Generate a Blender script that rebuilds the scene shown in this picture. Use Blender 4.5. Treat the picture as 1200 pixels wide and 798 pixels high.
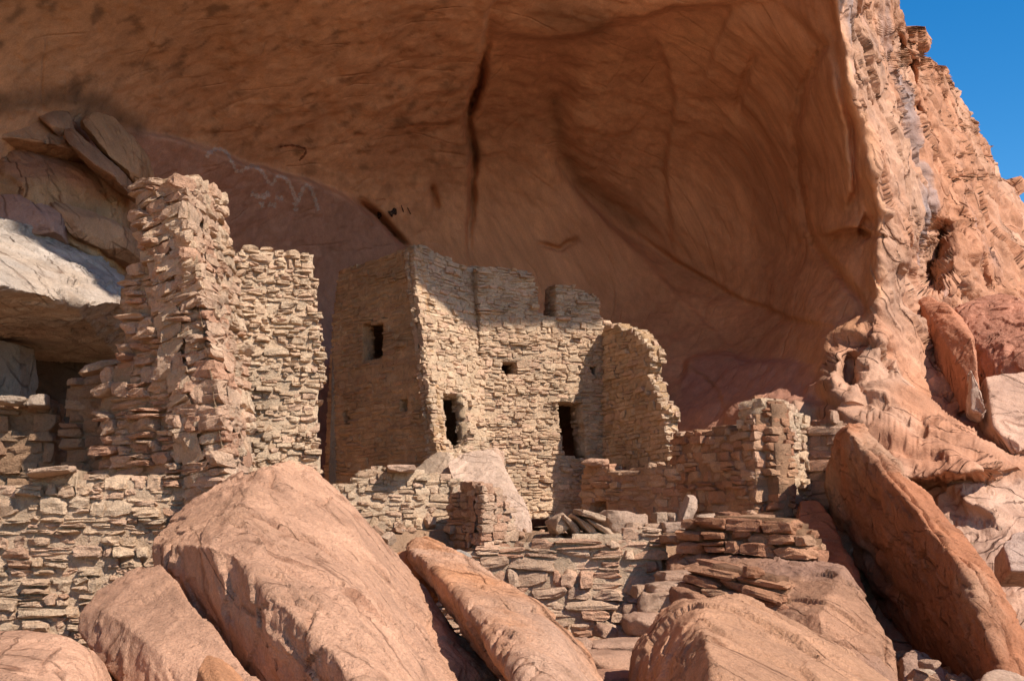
import bpy, bmesh, math
import numpy as np
from mathutils import Vector, Euler

for o in list(bpy.data.objects):
    bpy.data.objects.remove(o, do_unlink=True)
SC = bpy.context.scene
COL = SC.collection

# ------------------------------------------------------------------ camera, sky, sun, exposure
F = 1300.0                     # focal length in photo pixels (1200 wide)
EYE = 1.7
HOR = 610.0
PITCH = math.atan((HOR - 399.0) / F)
cd = bpy.data.cameras.new('camera'); cam = bpy.data.objects.new('camera', cd); COL.objects.link(cam)
cd.sensor_width = 36.0; cd.lens = 36.0 * F / 1200.0; cd.clip_start = 0.05; cd.clip_end = 3000
cam.location = (0, 0, EYE); cam.rotation_euler = (math.pi / 2 + PITCH, 0, 0)
SC.camera = cam

SUN_AZ_X, SUN_AZ_Y, SUN_EL = 0.74, -0.67, 43.0          # horizontal direction to the sun and its height
_h = math.hypot(SUN_AZ_X, SUN_AZ_Y)
SUN = np.array([SUN_AZ_X / _h * math.cos(math.radians(SUN_EL)), SUN_AZ_Y / _h * math.cos(math.radians(SUN_EL)), math.sin(math.radians(SUN_EL))])
world = bpy.data.worlds.new('World'); SC.world = world; world.use_nodes = True
wn = world.node_tree.nodes; wl = world.node_tree.links; wn.clear()
sky = wn.new('ShaderNodeTexSky'); sky.sky_type = 'NISHITA'; sky.sun_disc = False
sky.sun_elevation = math.radians(SUN_EL); sky.sun_rotation = math.atan2(SUN[0], SUN[1])
sky.altitude = 200; sky.air_density = 1.0; sky.dust_density = 0.1; sky.ozone_density = 2.0
bg = wn.new('ShaderNodeBackground'); bg.inputs[1].default_value = 0.125
wo = wn.new('ShaderNodeOutputWorld'); hsn = wn.new('ShaderNodeHueSaturation'); hsn.inputs['Saturation'].default_value = 1.45; wl.new(sky.outputs[0], hsn.inputs['Color']); wl.new(hsn.outputs[0], bg.inputs[0]); wl.new(bg.outputs[0], wo.inputs[0])
sl = bpy.data.lights.new('sun', 'SUN'); sl.energy = 5.0; sl.angle = math.radians(0.4); sl.color = (1.0, 0.94, 0.86)
so = bpy.data.objects.new('sun', sl); COL.objects.link(so); so.location = (10, -10, 20)
so.rotation_euler = Vector(SUN.tolist()).to_track_quat('Z', 'Y').to_euler()
SC.view_settings.view_transform = 'Standard'; SC.view_settings.look = 'None'
SC.view_settings.exposure = 0.5; SC.view_settings.gamma = 1.0
SC.render.engine = 'CYCLES'
SC.cycles.max_bounces = 6; SC.cycles.diffuse_bounces = 5; SC.cycles.use_denoising = True

# ------------------------------------------------------------------ maths helpers
CP, SP = math.cos(PITCH), math.sin(PITCH)
def rays(px, py):
    px = np.asarray(px, float); py = np.asarray(py, float)
    v = (399.0 - py) / F
    return np.stack([(px - 600.0) / F, CP - SP * v, SP + CP * v], -1)
def P(px, py, Y):
    d = rays(px, py)
    return d * (np.asarray(Y, float) / d[..., 1])[..., None] + np.array([0, 0, EYE])

def _hash(ix, iy, iz, seed):
    h = (ix * 374761393 + iy * 668265263 + iz * 2147483647 + seed * 1274126177) & 0xffffffff
    h = ((h ^ (h >> 13)) * 1103515245) & 0xffffffff
    h = ((h ^ (h >> 15)) * 2246822519) & 0xffffffff
    return h ^ (h >> 16)
def pnoise(p, seed=0):
    p = np.asarray(p, float); i = np.floor(p).astype(np.int64); f = p - i
    u = f * f * f * (f * (f * 6 - 15) + 10)
    out = 0
    for dx in (0, 1):
        for dy in (0, 1):
            for dz in (0, 1):
                h = _hash(i[..., 0] + dx, i[..., 1] + dy, i[..., 2] + dz, seed)
                gx = ((h & 1023) / 511.5 - 1); gy = (((h >> 10) & 1023) / 511.5 - 1); gz = (((h >> 20) & 1023) / 511.5 - 1)
                g = gx * (f[..., 0] - dx) + gy * (f[..., 1] - dy) + gz * (f[..., 2] - dz)
                w = (u[..., 0] if dx else 1 - u[..., 0]) * (u[..., 1] if dy else 1 - u[..., 1]) * (u[..., 2] if dz else 1 - u[..., 2])
                out = out + g * w
    return out * 1.3
def fbm(p, oct=4, seed=0, gain=0.5, lac=2.03):
    a, s, o = 1.0, 0.0, 0
    q = np.asarray(p, float)
    for k in range(oct):
        o = o + a * pnoise(q, seed + k * 17); s += a; a *= gain; q = q * lac + 3.7
    return o / s
def ridged(p, oct=4, seed=0, gain=0.5):
    a, s, o = 1.0, 0.0, 0
    q = np.asarray(p, float)
    for k in range(oct):
        o = o + a * (1 - np.abs(pnoise(q, seed + k * 13)) * 2); s += a; a *= gain; q = q * 2.1 + 1.3
    return o / s
def facet(p, seed=0, tilt=1.0, jump=.35):
    """piecewise flat noise: every cell a small tilted plane, like broken rock"""
    p = np.asarray(p, float); i = np.floor(p).astype(np.int64); best = np.full(len(p), 1e9); out = np.zeros(len(p))
    for dx in (-1, 0, 1):
        for dy in (-1, 0, 1):
            for dz in (-1, 0, 1):
                h = _hash(i[:, 0] + dx, i[:, 1] + dy, i[:, 2] + dz, seed); g = _hash(i[:, 0] + dx, i[:, 1] + dy, i[:, 2] + dz, seed + 99)
                cx = p[:, 0] - (i[:, 0] + dx + (h & 1023) / 1023); cy = p[:, 1] - (i[:, 1] + dy + ((h >> 10) & 1023) / 1023); cz = p[:, 2] - (i[:, 2] + dz + ((h >> 20) & 1023) / 1023)
                d = cx * cx + cy * cy + cz * cz; m = d < best; best = np.where(m, d, best)
                val = (cx * ((g & 1023) / 511.5 - 1) + cy * (((g >> 10) & 1023) / 511.5 - 1) + cz * (((g >> 20) & 1023) / 511.5 - 1)) * tilt + jump * ((h >> 5 & 255) / 127.5 - 1)
                out = np.where(m, val, out)
    return out
def cracks(w, seed=0, wid=.035):
    w = w * np.array([.8, 1, .18])
    """thin lines where the noise crosses zero, broken up along their length"""
    n = pnoise(w, seed) + .4 * pnoise(w * 2.3, seed + 1); m = sstep(-.1, .25, pnoise(w * np.array([.7, .35, .35]) + 9, seed + 2))
    return np.exp(-(n / wid) ** 2) * m
def flakes(w, sc, seed=0, warp=1.3):
    """overlapping flakes: a slow rise across the grain, then a sharp drop, broken along the length"""
    h = w[:, 1] * sc + .35 * w[:, 2] * sc + fbm(w * np.array([1, 1, .5]) * sc * .5, 3, seed) * warp
    f = h - np.floor(h); am = .5 + .5 * np.sin(np.floor(h) * 7.31 + pnoise(w * sc * .5, seed + 5) * 4)
    return am * f * (1 - sstep(.74, 1, f))
def sstep(a, b, x):
    t = np.clip((x - a) / (b - a), 0, 1); return t * t * (3 - 2 * t)
def frame(d):
    d = np.array(d, float); d /= np.linalg.norm(d)
    b = np.cross(d, [0.13, 0.31, 0.94]); b /= np.linalg.norm(b); return np.stack([d, b, np.cross(d, b)])
def aniso(p, d, k):
    """coordinates stretched along the direction d: features run along it"""
    return (p @ frame(d).T) * np.array([1.0 / k, 1.0, 1.0])

# ------------------------------------------------------------------ materials
def newmat(name):
    m = bpy.data.materials.new(name); m.use_nodes = True
    nt = m.node_tree; nt.nodes.clear()
    out = nt.nodes.new('ShaderNodeOutputMaterial'); b = nt.nodes.new('ShaderNodeBsdfPrincipled')
    b.inputs['Roughness'].default_value = 0.92; b.inputs['Specular IOR Level'].default_value = 0.18
    nt.links.new(b.outputs[0], out.inputs[0]); return m, nt, b
def N(nt, t, **kw):
    n = nt.nodes.new(t)
    for k, v in kw.items():
        if k.startswith('i_'): n.inputs[int(k[2:])].default_value = v
        else: setattr(n, k, v)
    return n
def noise(nt, co, scale, detail=6, rough=0.6, dist=0.0, lo=0.0, hi=1.0, o0=0.0, o1=1.0):
    n = N(nt, 'ShaderNodeTexNoise'); n.inputs['Scale'].default_value = scale; n.inputs['Detail'].default_value = detail
    n.inputs['Roughness'].default_value = rough; n.inputs['Distortion'].default_value = dist
    nt.links.new(co, n.inputs['Vector'])
    r = N(nt, 'ShaderNodeMapRange'); r.inputs[1].default_value = lo; r.inputs[2].default_value = hi
    r.inputs[3].default_value = o0; r.inputs[4].default_value = o1
    nt.links.new(n.outputs['Fac'], r.inputs[0]); return r.outputs[0]
def mix(nt, a, b, fac, mode='MIX'):
    n = N(nt, 'ShaderNodeMix', data_type='RGBA', blend_type=mode)
    for s, v in ((6, a), (7, b)):
        if isinstance(v, tuple): n.inputs[s].default_value = v + (1,)
        else: nt.links.new(v, n.inputs[s])
    if isinstance(fac, float): n.inputs[0].default_value = fac
    else: nt.links.new(fac, n.inputs[0])
    return n.outputs[2]
def bump(nt, b, hs, prev=None):
    """hs: list of (height socket, strength, distance)"""
    for h, st, di in hs:
        n = N(nt, 'ShaderNodeBump'); n.inputs['Strength'].default_value = st; n.inputs['Distance'].default_value = di
        nt.links.new(h, n.inputs['Height'])
        if prev is not None: nt.links.new(prev, n.inputs['Normal'])
        prev = n.outputs[0]
    nt.links.new(prev, b.inputs['Normal'])
def coords(nt, direction=None, k=4.0):
    g = N(nt, 'ShaderNodeTexCoord').outputs['Object']
    if direction is None: return g, g
    fr = frame(direction)
    vs = []
    for i in range(3):
        d = N(nt, 'ShaderNodeVectorMath', operation='DOT_PRODUCT'); nt.links.new(g, d.inputs[0])
        d.inputs[1].default_value = (fr[i] / (k if i == 0 else 1.0)).tolist(); vs.append(d.outputs['Value'])
    c = N(nt, 'ShaderNodeCombineXYZ')
    for i in range(3): nt.links.new(vs[i], c.inputs[i])
    return g, c.outputs[0]

def mth(nt, op, a, b=None):
    n = N(nt, 'ShaderNodeMath', operation=op)
    for i, v in enumerate((a, b)):
        if v is None: continue
        if isinstance(v, (int, float)): n.inputs[i].default_value = v
        else: nt.links.new(v, n.inputs[i])
    return n.outputs[0]
def saw(nt, co, scale, k, detail=3):
    """flake edges: a slow rise and a sudden drop"""
    return mth(nt, 'FRACT', mth(nt, 'MULTIPLY', noise(nt, co, scale, detail, 0.5, 0.3), k))
def attr_rock(name, direction, k=5.0, fine=1.0, streak=0.35, ddist=0.02, crack=0.0, cs=1.0, macro=1.0):
    """rock whose own colour comes from the mesh's colour attribute, varied by grain, streaks and cracks"""
    m, nt, b = newmat(name); g, a = coords(nt, direction, k)
    at = N(nt, 'ShaderNodeAttribute', attribute_name='tint').outputs['Color']
    v1 = noise(nt, g, 1.1, 8, 0.65, 0.4, 0.3, 0.7, 1 - .28 * macro, 1 + .22 * macro)
    v2 = noise(nt, a, 7.0, 6, 0.6, 0.2, 0.3, 0.7, 1 - streak, 1 + streak)
    v3 = noise(nt, g, 60.0, 4, 0.75, 0.0, 0.3, 0.7, 0.78, 1.16)
    c = mix(nt, at, v1, 1.0, 'MULTIPLY'); c = mix(nt, c, v2, 1.0, 'MULTIPLY'); c = mix(nt, c, v3, 1.0, 'MULTIPLY')
    hs = []
    if crack:
        # long thin cracks where a stretched noise crosses its middle value, each with its own stretch of rock
        def sheet(v):
            n = N(nt, 'ShaderNodeVectorMath', operation='MULTIPLY'); nt.links.new(a, n.inputs[0]); n.inputs[1].default_value = v; return n.outputs[0]
        A1, A2 = sheet((.8, 1, .16)), sheet((.8, .16, 1))
        def line(co, sc, wid, mask_sc):
            n_ = noise(nt, co, sc, 2.2, 0.4, 0.0)
            d = mth(nt, 'ABSOLUTE', mth(nt, 'SUBTRACT', n_, 0.5))
            l = N(nt, 'ShaderNodeMapRange'); l.inputs[1].default_value = 0; l.inputs[2].default_value = wid; l.inputs[3].default_value = 1; l.inputs[4].default_value = 0
            nt.links.new(d, l.inputs[0]); mk = noise(nt, a, mask_sc, 2, 0.5, 0, 0.48, 0.6)
            return mth(nt, 'MULTIPLY', l.outputs[0], mk)
        c1 = line(A1, 1.3 * cs, .008, 2.4 * cs); c2 = mth(nt, 'MAXIMUM', line(A2, 4.0 * cs, .018, 3.3 * cs), line(A1, 5.5 * cs, .018, 4.1 * cs))
        cr = mth(nt, 'MAXIMUM', c1, mth(nt, 'MULTIPLY', c2, .7))
        c = mix(nt, c, mix(nt, c, (0.6, 0.52, 0.48), 1.0, 'MULTIPLY'), mth(nt, 'MULTIPLY', cr, min(1.0, crack * 1.3)))
        s1 = saw(nt, A1, 1.2 * cs, 4.5, 4); s2 = saw(nt, A2, 4.0 * cs, 3.0, 4)
        mk = noise(nt, g, 1.3 * cs, 3, 0.5, 0, 0.4, 0.6)
        hs = [(mth(nt, 'MULTIPLY', s1, mk), 1.0, .05 * crack / cs), (s2, 0.8, .014 * crack / cs), (mth(nt, 'MULTIPLY', cr, -1.0), 1.0, .03 * crack / cs)]
    nt.links.new(c, b.inputs['Base Color'])
    h1 = noise(nt, a, 3.0, 8, 0.62, 0.3); h2 = noise(nt, g, 14.0, 7, 0.65); h3 = noise(nt, g, 70.0, 4, 0.7)
    bump(nt, b, hs + [(h1, min(1, 0.8 * fine), ddist * 5), (h2, min(1, 0.9 * fine), ddist * 2.2), (h3, min(1, 0.9 * fine), ddist * 1.0)])
    return m
M_MASON = attr_rock('masonry', None, streak=0.10, ddist=0.025)
M_CLIFF = attr_rock('cliff_sandstone', (0.55, 0.1, -0.8), 7.0, streak=0.16, fine=0.5, crack=1.0, cs=.45)
M_ALCOVE = attr_rock('alcove_sandstone', (0.45, 0.1, -0.85), 12.0, streak=0.16, fine=0.36, macro=.30, crack=.18, cs=.32)
M_CLIFF_BLOCK = attr_rock('cliff_block_sandstone', (0.8, -0.2, -0.45), 5.0, streak=0.16, fine=0.7, crack=1.2, cs=.8)
M_ROCK = attr_rock('boulder_sandstone', (0.60, -0.45, -0.62), 6.0, streak=0.14, fine=0.9, crack=1.3)
M_SOIL = attr_rock('sandy_soil', None, streak=0.15, fine=1.0, ddist=0.03)

def paint(name, col, cover):
    m, nt, b = newmat(name); g, a = coords(nt)
    b.inputs['Base Color'].default_value = col + (1,)
    al = noise(nt, g, 22.0, 5, 0.75, 0.0, 0.28, 0.55, 0.15, cover)
    nt.links.new(al, b.inputs['Alpha']); return m
M_WHITE = paint('white_pigment', (0.70, 0.56, 0.48), 0.5)
M_RED = paint('red_pigment', (0.16, 0.035, 0.02), 0.7)
M_BLACK = paint('black_pigment', (0.03, 0.025, 0.022), 1.0)
mw, nt, b = newmat('old_timber'); g, a = coords(nt, (1, 0.1, 0), 12)
nt.links.new(mix(nt, (0.16, 0.10, 0.06), (0.30, 0.22, 0.15), noise(nt, a, 30, 5)), b.inputs['Base Color'])
bump(nt, b, [(noise(nt, a, 40, 5), 0.6, 0.01)]); M_WOOD = mw

# ------------------------------------------------------------------ object helpers
def tag(o, label=None, cat=None, group=None, kind=None):
    if label: o['label'] = label
    if cat: o['category'] = cat
    if group: o['group'] = group
    if kind: o['kind'] = kind
    return o
def mesh(name, v, faces, mat, col=None, parent=None, smooth=True, base=True):
    """v (N,3) world coordinates; faces (M,4) or (M,3) array or a list"""
    v = np.asarray(v, float)
    org = np.zeros(3)
    if base is True and parent is None:
        org = np.array([(v[:, 0].min() + v[:, 0].max()) / 2, (v[:, 1].min() + v[:, 1].max()) / 2, v[:, 2].min()])
    if parent is not None: org = np.array(parent.location)
    me = bpy.data.meshes.new(name)
    faces = [np.asarray(f) for f in (faces if isinstance(faces, list) else [faces]) if len(f)]
    tot = sum(f.size for f in faces); nf = sum(len(f) for f in faces)
    me.vertices.add(len(v)); me.vertices.foreach_set('co', (v - org).astype(np.float32).ravel())
    me.loops.add(tot); me.loops.foreach_set('vertex_index', np.concatenate([f.ravel() for f in faces]).astype(np.int32))
    me.polygons.add(nf); ls = []; o = 0
    for f in faces:
        ls.append(o + np.arange(len(f)) * f.shape[1]); o += f.size
    me.polygons.foreach_set('loop_start', np.concatenate(ls).astype(np.int32))
    me.update(calc_edges=True); me.validate()
    me.polygons.foreach_set('use_smooth', np.full(len(me.polygons), smooth))
    if col is not None:
        a = me.color_attributes.new('tint', 'FLOAT_COLOR', 'POINT')
        c = np.ones((len(v), 4), np.float32); c[:, :3] = col; a.data.foreach_set('color', c.ravel())
    me.materials.append(mat)
    ob = bpy.data.objects.new(name, me); COL.objects.link(ob)
    if parent is not None: ob.parent = parent
    else: ob.location = org.tolist()
    return ob
def empty(name, loc, label, cat, group=None):
    e = bpy.data.objects.new(name, None); COL.objects.link(e); e.location = [float(x) for x in loc]
    e.empty_display_size = 0.2
    return tag(e, label, cat, group)

# stone template: a gridded box surface
_T = {}
def template(n):
    if n in _T: return _T[n]
    idx = {}; vs = []; fs = []
    def vid(i, j, k):
        if (i, j, k) not in idx: idx[(i, j, k)] = len(vs); vs.append((i, j, k))
        return idx[(i, j, k)]
    for ax in range(3):
        for side in (0, n):
            for a in range(n):
                for b_ in range(n):
                    q = []
                    for da, db in ((0, 0), (1, 0), (1, 1), (0, 1)):
                        c = [0, 0, 0]; c[ax] = side; c[(ax + 1) % 3] = a + da; c[(ax + 2) % 3] = b_ + db
                        q.append(vid(*c))
                    fs.append(q if side else q[::-1])
    v = np.array(vs, float) / n * 2 - 1
    v = np.sin(v * math.pi / 2 * 0.86) / math.sin(math.pi / 2 * 0.86)      # crowd the rows towards the edges
    _T[n] = (v, np.array(fs)); return _T[n]
def stones(cen, half, axes, n, rng, rough=0.13, cuts=7, rot=0.045, sq=0.88):
    """cen (K,3) half (K,3) axes (3,3) rows u,n,v -> vertices (K*V,3), faces; every stone a chipped block"""
    K = len(cen); t, f = template(n); V = len(t)
    p = np.broadcast_to(t, (K, V, 3)).copy()
    r = np.linalg.norm(p, axis=2, keepdims=True)
    p = p * (sq + (1 - sq) / np.maximum(r, 1.0) * 1.1)                       # knock the corners off a little
    for c in range(cuts):
        nn = rng.normal(size=(K, 1, 3)) * np.array([1, 1, 0.8]); nn /= np.linalg.norm(nn, axis=2, keepdims=True)
        d = rng.uniform(0.8, 1.25, (K, 1, 1))
        e = (p * nn).sum(2, keepdims=True) - d
        p = p - np.maximum(e, 0) * nn * 0.92
    p = p * np.array([1.05, 1.06, 1.07])
    off = rng.uniform(0, 100, (K, 1, 3))
    q = p * 1.3 + off
    dn = np.stack([fbm(q + 31 * i, 2, 5 + i) for i in range(3)], -1)
    p = p + dn * rough * 1.6
    p = p * half[:, None, :]
    ang = rng.normal(0, rot, (K, 3)); ca, sa = np.cos(ang), np.sin(ang)
    x, y, z = p[..., 0].copy(), p[..., 1].copy(), p[..., 2].copy()
    x, z = x * ca[:, 1:2] - z * sa[:, 1:2], x * sa[:, 1:2] + z * ca[:, 1:2]
    x, y = x * ca[:, 2:3] - y * sa[:, 2:3], x * sa[:, 2:3] + y * ca[:, 2:3]
    y, z = y * ca[:, 0:1] - z * sa[:, 0:1], y * sa[:, 0:1] + z * ca[:, 0:1]
    p = np.stack([x, y, z], -1)
    w = p @ axes + cen[:, None, :]
    return w.reshape(-1, 3), (f[None] + (np.arange(K) * V)[:, None, None]).reshape(-1, 4), V

def inpoly(x, y, poly):
    x = np.asarray(x); y = np.asarray(y); c = np.zeros(x.shape, bool); n = len(poly)
    for i in range(n):
        x0, y0 = poly[i]; x1, y1 = poly[(i + 1) % n]
        if y0 == y1: continue
        m = ((y0 > y) != (y1 > y)) & (x < (x1 - x0) * (y - y0) / (y1 - y0) + x0); c ^= m
    return c
def spans(poly, y):
    xs = []; n = len(poly)
    for i in range(n):
        x0, y0 = poly[i]; x1, y1 = poly[(i + 1) % n]
        if (y0 > y) != (y1 > y): xs.append((x1 - x0) * (y - y0) / (y1 - y0) + x0)
    xs.sort(); return [(xs[i], xs[i + 1]) for i in range(0, len(xs) - 1, 2)]

BUFF = np.array([[.68, .50, .35], [.66, .47, .32], [.70, .54, .39], [.62, .43, .30], [.66, .44, .32], [.64, .49, .35]])
PINK = np.array([[.64, .42, .30], [.58, .34, .23], [.66, .48, .35], [.54, .29, .19], [.62, .44, .32], [.60, .42, .30]])
RED = np.array([[.48, .24, .14], [.52, .28, .17], [.44, .21, .12], [.54, .34, .22], [.42, .20, .12]])
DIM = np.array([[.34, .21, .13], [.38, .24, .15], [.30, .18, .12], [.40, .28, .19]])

def wall(name, pts, outline, T=0.4, course=(.06, .10), width=(.12, .34), pal=BUFF, mort=(.52, .38, .25), rec=.030, plaster=.009, clip=(),
         holes=(), seed=1, parent=None, n=3, jit=.012, rag=.05, tilt=0.0, label=None, cat='stone wall', big=0.05, group=None,
         gap=.007, slabs=0.06, rough=.16, cell=0.045, lintel=True, back=True, noise_top=0.0, flatn=1.0):
    rng = np.random.default_rng(seed)
    cpl = []
    for (q0, q1, q2) in clip:
        a0, a1, a2 = P(*q0), P(*q1), P(*q2); cn_ = np.cross(a1 - a0, a2 - a0); cn_ /= np.linalg.norm(cn_)
        if cn_ @ (np.array([0, 0, EYE]) - a0) < 0: cn_ = -cn_
        cpl.append((a0, cn_))
    def cut(vv, tol):
        for a0, cn_ in cpl:
            e = (vv - a0) @ cn_ - tol - (np.maximum(fbm(vv * 6, 2, 3), 0) * .14 if tol > 0 else 0); vv = vv - np.where(e > 0, e * .96, 0)[:, None] * cn_
        return vv
    A = P(*pts[0]); B = P(*pts[1])
    C = P(*pts[2]) if len(pts) > 2 else A + np.array([0, 0, 1.0])
    nn = np.cross(B - A, C - A); nn /= np.linalg.norm(nn)
    eye = np.array([0, 0, EYE])
    if nn @ (eye - A) < 0: nn = -nn
    u = np.cross([0, 0, 1.0], nn); u /= np.linalg.norm(u)
    if u[0] * (B - A)[0] + u[1] * (B - A)[1] < 0: u = -u
    v = np.cross(nn, u)
    if v[2] < 0: v = -v
    if tilt: u, v = u * math.cos(tilt) + v * math.sin(tilt), v * math.cos(tilt) - u * math.sin(tilt)
    def tosz(pl):
        d = rays([q[0] for q in pl], [q[1] for q in pl])
        t = ((A - eye) @ nn) / (d @ nn); w = eye + d * t[:, None] - A
        return [(float(a @ u), float(a @ v)) for a in w]
    poly = tosz(outline); hp = [tosz(h) for h in holes]
    axes = np.stack([u, nn, v])
    s0 = min(q[0] for q in poly); s1 = max(q[0] for q in poly); z0 = min(q[1] for q in poly); z1 = max(q[1] for q in poly)
    VV, FF, CC = [], [], []; nv = 0; NS = [0]
    for layer in ((0, 1) if back else (0,)):
        cen, half, tin = [], [], []
        z = z0
        while z < z1:
            h = rng.uniform(*course)
            if rng.random() < 0.12: h *= 1.5
            zm = z + h / 2
            iv = spans(poly, zm)
            for q in hp:
                for (a, b_) in spans(q, zm):
                    new = []
                    for (c, d) in iv:
                        if b_ <= c or a >= d: new.append((c, d)); continue
                        if a > c: new.append((c, a))
                        if b_ < d: new.append((b_, d))
                    iv = new
            for (a, b_) in iv:
                a -= rng.uniform(-.3, 1) * rag * (abs(a) > -1); b_ += rng.uniform(-.3, 1) * rag
                if b_ - a < .05: continue
                s = a
                while s < b_ - 0.02:
                    w = rng.uniform(*width)
                    if rng.random() < big: w *= 1.6
                    if b_ - (s + w) < width[0] * 0.7: w = b_ - s
                    wob = 0.35 * h * math.sin(s * 2.3 + layer * 2 + z * 3) + 0.2 * h * math.sin(s * 5.1 + z)
                    dep = T * (0.5 if back else 1.0) * rng.uniform(.9, 1.02)
                    jn = rng.normal(0, jit) + (rng.uniform(.02, .06) if rng.random() < slabs else 0)
                    parts = [(z + wob * .5, h)]
                    if h > course[0] * 1.35 and rng.random() < .3:
                        k = rng.uniform(.35, .65); parts = [(z + wob * .5, h * k), (z + wob * .5 + h * k, h * (1 - k))]
                    for (zz, hh) in parts:
                        hh2 = hh * rng.uniform(.9, 1.14)
                        if layer == 0: cn = -dep / 2 + jn + .008
                        else: cn = -T + dep / 2 - jn
                        cen.append(A + u * (s + w / 2) + v * (zz + hh / 2) + nn * cn)
                        half.append((max(.015, (w - gap) / 2), dep / 2, max(.012, (hh2 - gap * .8) / 2)))
                        c = (pal[rng.integers(len(pal))] * .65 + pal.mean(0) * .35) * rng.uniform(.9, 1.1); tin.append(c)
                    s += w
            z += h
        if not cen: continue
        w, f, V = stones(np.array(cen), np.array(half), axes, n if layer == 0 else 2, rng, rough=rough); NS[0] = nv + len(w)
        w = cut(w, .02); VV.append(w); FF.append(f + nv); nv += len(w); CC.append(np.repeat(np.array(tin), V, 0))
    # mortar core: cells inside the outline
    ns = int((s1 - s0) / cell) + 2; nz = int((z1 - z0) / cell) + 2
    gs = s0 + (np.arange(ns)) * cell; gz = z0 + np.arange(nz) * cell
    cs, cz = np.meshgrid(gs[:-1] + cell / 2, gz[:-1] + cell / 2, indexing='ij')
    ins = inpoly(cs, cz, poly)
    for q in hp: ins &= ~inpoly(cs, cz, q)
    vs_, vz_ = np.meshgrid(gs, gz, indexing='ij')
    base = A + vs_[..., None] * u + vz_[..., None] * v
    nf = fbm(base.reshape(-1, 3) * 3.0, 4, seed).reshape(vs_.shape); nf2 = fbm(base.reshape(-1, 3) * 12.0, 3, seed + 9).reshape(vs_.shape)
    wob = (np.stack([nf2, np.roll(nf2, 5, 0), np.roll(nf2, 7, 1)], -1)) * 0.02
    front = base + nn * (-rec + nf * plaster * 2.2 + nf2 * plaster * 1.4)[..., None] + wob
    backv = base + nn * (-T + rec)[..., None] if np.ndim(rec) else base + nn * (-T + rec) + wob
    sh = vs_.shape; off2 = front.size // 3
    def gi(i, j): return i * sh[1] + j
    I, J = np.nonzero(ins)
    fr = np.stack([gi(I, J), gi(I + 1, J), gi(I + 1, J + 1), gi(I, J + 1)], 1)
    quads = [fr, fr[:, ::-1] + off2]
    pad = np.zeros((ins.shape[0] + 2, ins.shape[1] + 2), bool); pad[1:-1, 1:-1] = ins
    for (di, dj, e0, e1) in ((-1, 0, (0, 1), (0, 0)), (1, 0, (1, 0), (1, 1)), (0, -1, (0, 0), (1, 0)), (0, 1, (1, 1), (0, 1))):
        m = ins & ~pad[1 + di:1 + di + ins.shape[0], 1 + dj:1 + dj + ins.shape[1]]
        i, j = np.nonzero(m)
        a = gi(i + e0[0], j + e0[1]); b_ = gi(i + e1[0], j + e1[1]); quads.append(np.stack([b_, a, a + off2, b_ + off2], 1))
    mv = np.concatenate([front.reshape(-1, 3), backv.reshape(-1, 3)]); mf = np.concatenate(quads)
    used = np.unique(mf); re = np.zeros(len(mv), int); re[used] = np.arange(len(used))
    mv = cut(mv[used], -.03); mf = re[mf]
    VV.append(mv); FF.append(mf + nv); nv += len(mv)
    mc = np.array(mort) * (1 + fbm(mv * 2.0, 3, seed + 3)[:, None] * .35); CC.append(np.broadcast_to(mc, mv.shape))
    nst = sum(len(f) for f in FF[:-1])
    ob = mesh(name, np.concatenate(VV), np.concatenate(FF), M_MASON, np.clip(np.concatenate(CC) * np.array([1.05, .965, .87]), .02, .8), parent=parent)
    if len(ob.data.polygons) == nst + len(mf): ob.data.polygons.foreach_set('use_smooth', np.r_[np.zeros(nst, bool), np.ones(len(mf), bool)])
    if parent is None: tag(ob, label, cat, group)
    ob_info = dict(A=A, u=u, v=v, n=nn, tosz=tosz, T=T, axes=axes)
    return ob, ob_info

def slab_stone(name, cen, half, rotz=0, rotx=0, roty=0, col=(.5, .34, .24), seed=1, n=9, label=None, cat='stone', group=None, parent=None, rough=.14, cuts=7, mat=None):
    rng = np.random.default_rng(seed)
    R = np.array(Euler((rotx, roty, rotz)).to_matrix()).T
    w, f, V = stones(np.array([cen]), np.array([half]), R, n, rng, rough=rough, cuts=cuts, rot=0.0, sq=.7)
    w = w + fbm(w * 9, 3, seed)[:, None] * np.min(half) * .18
    c = np.array(col) * np.array([1.1, 1.0, .9]) * (1 + fbm(w * 3, 3, seed + 5)[:, None] * .3)
    ob = mesh(name, w, f, mat or M_MASON, np.clip(c, .02, .8), parent=parent)
    if parent is None: tag(ob, label, cat, group)
    return ob

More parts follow.
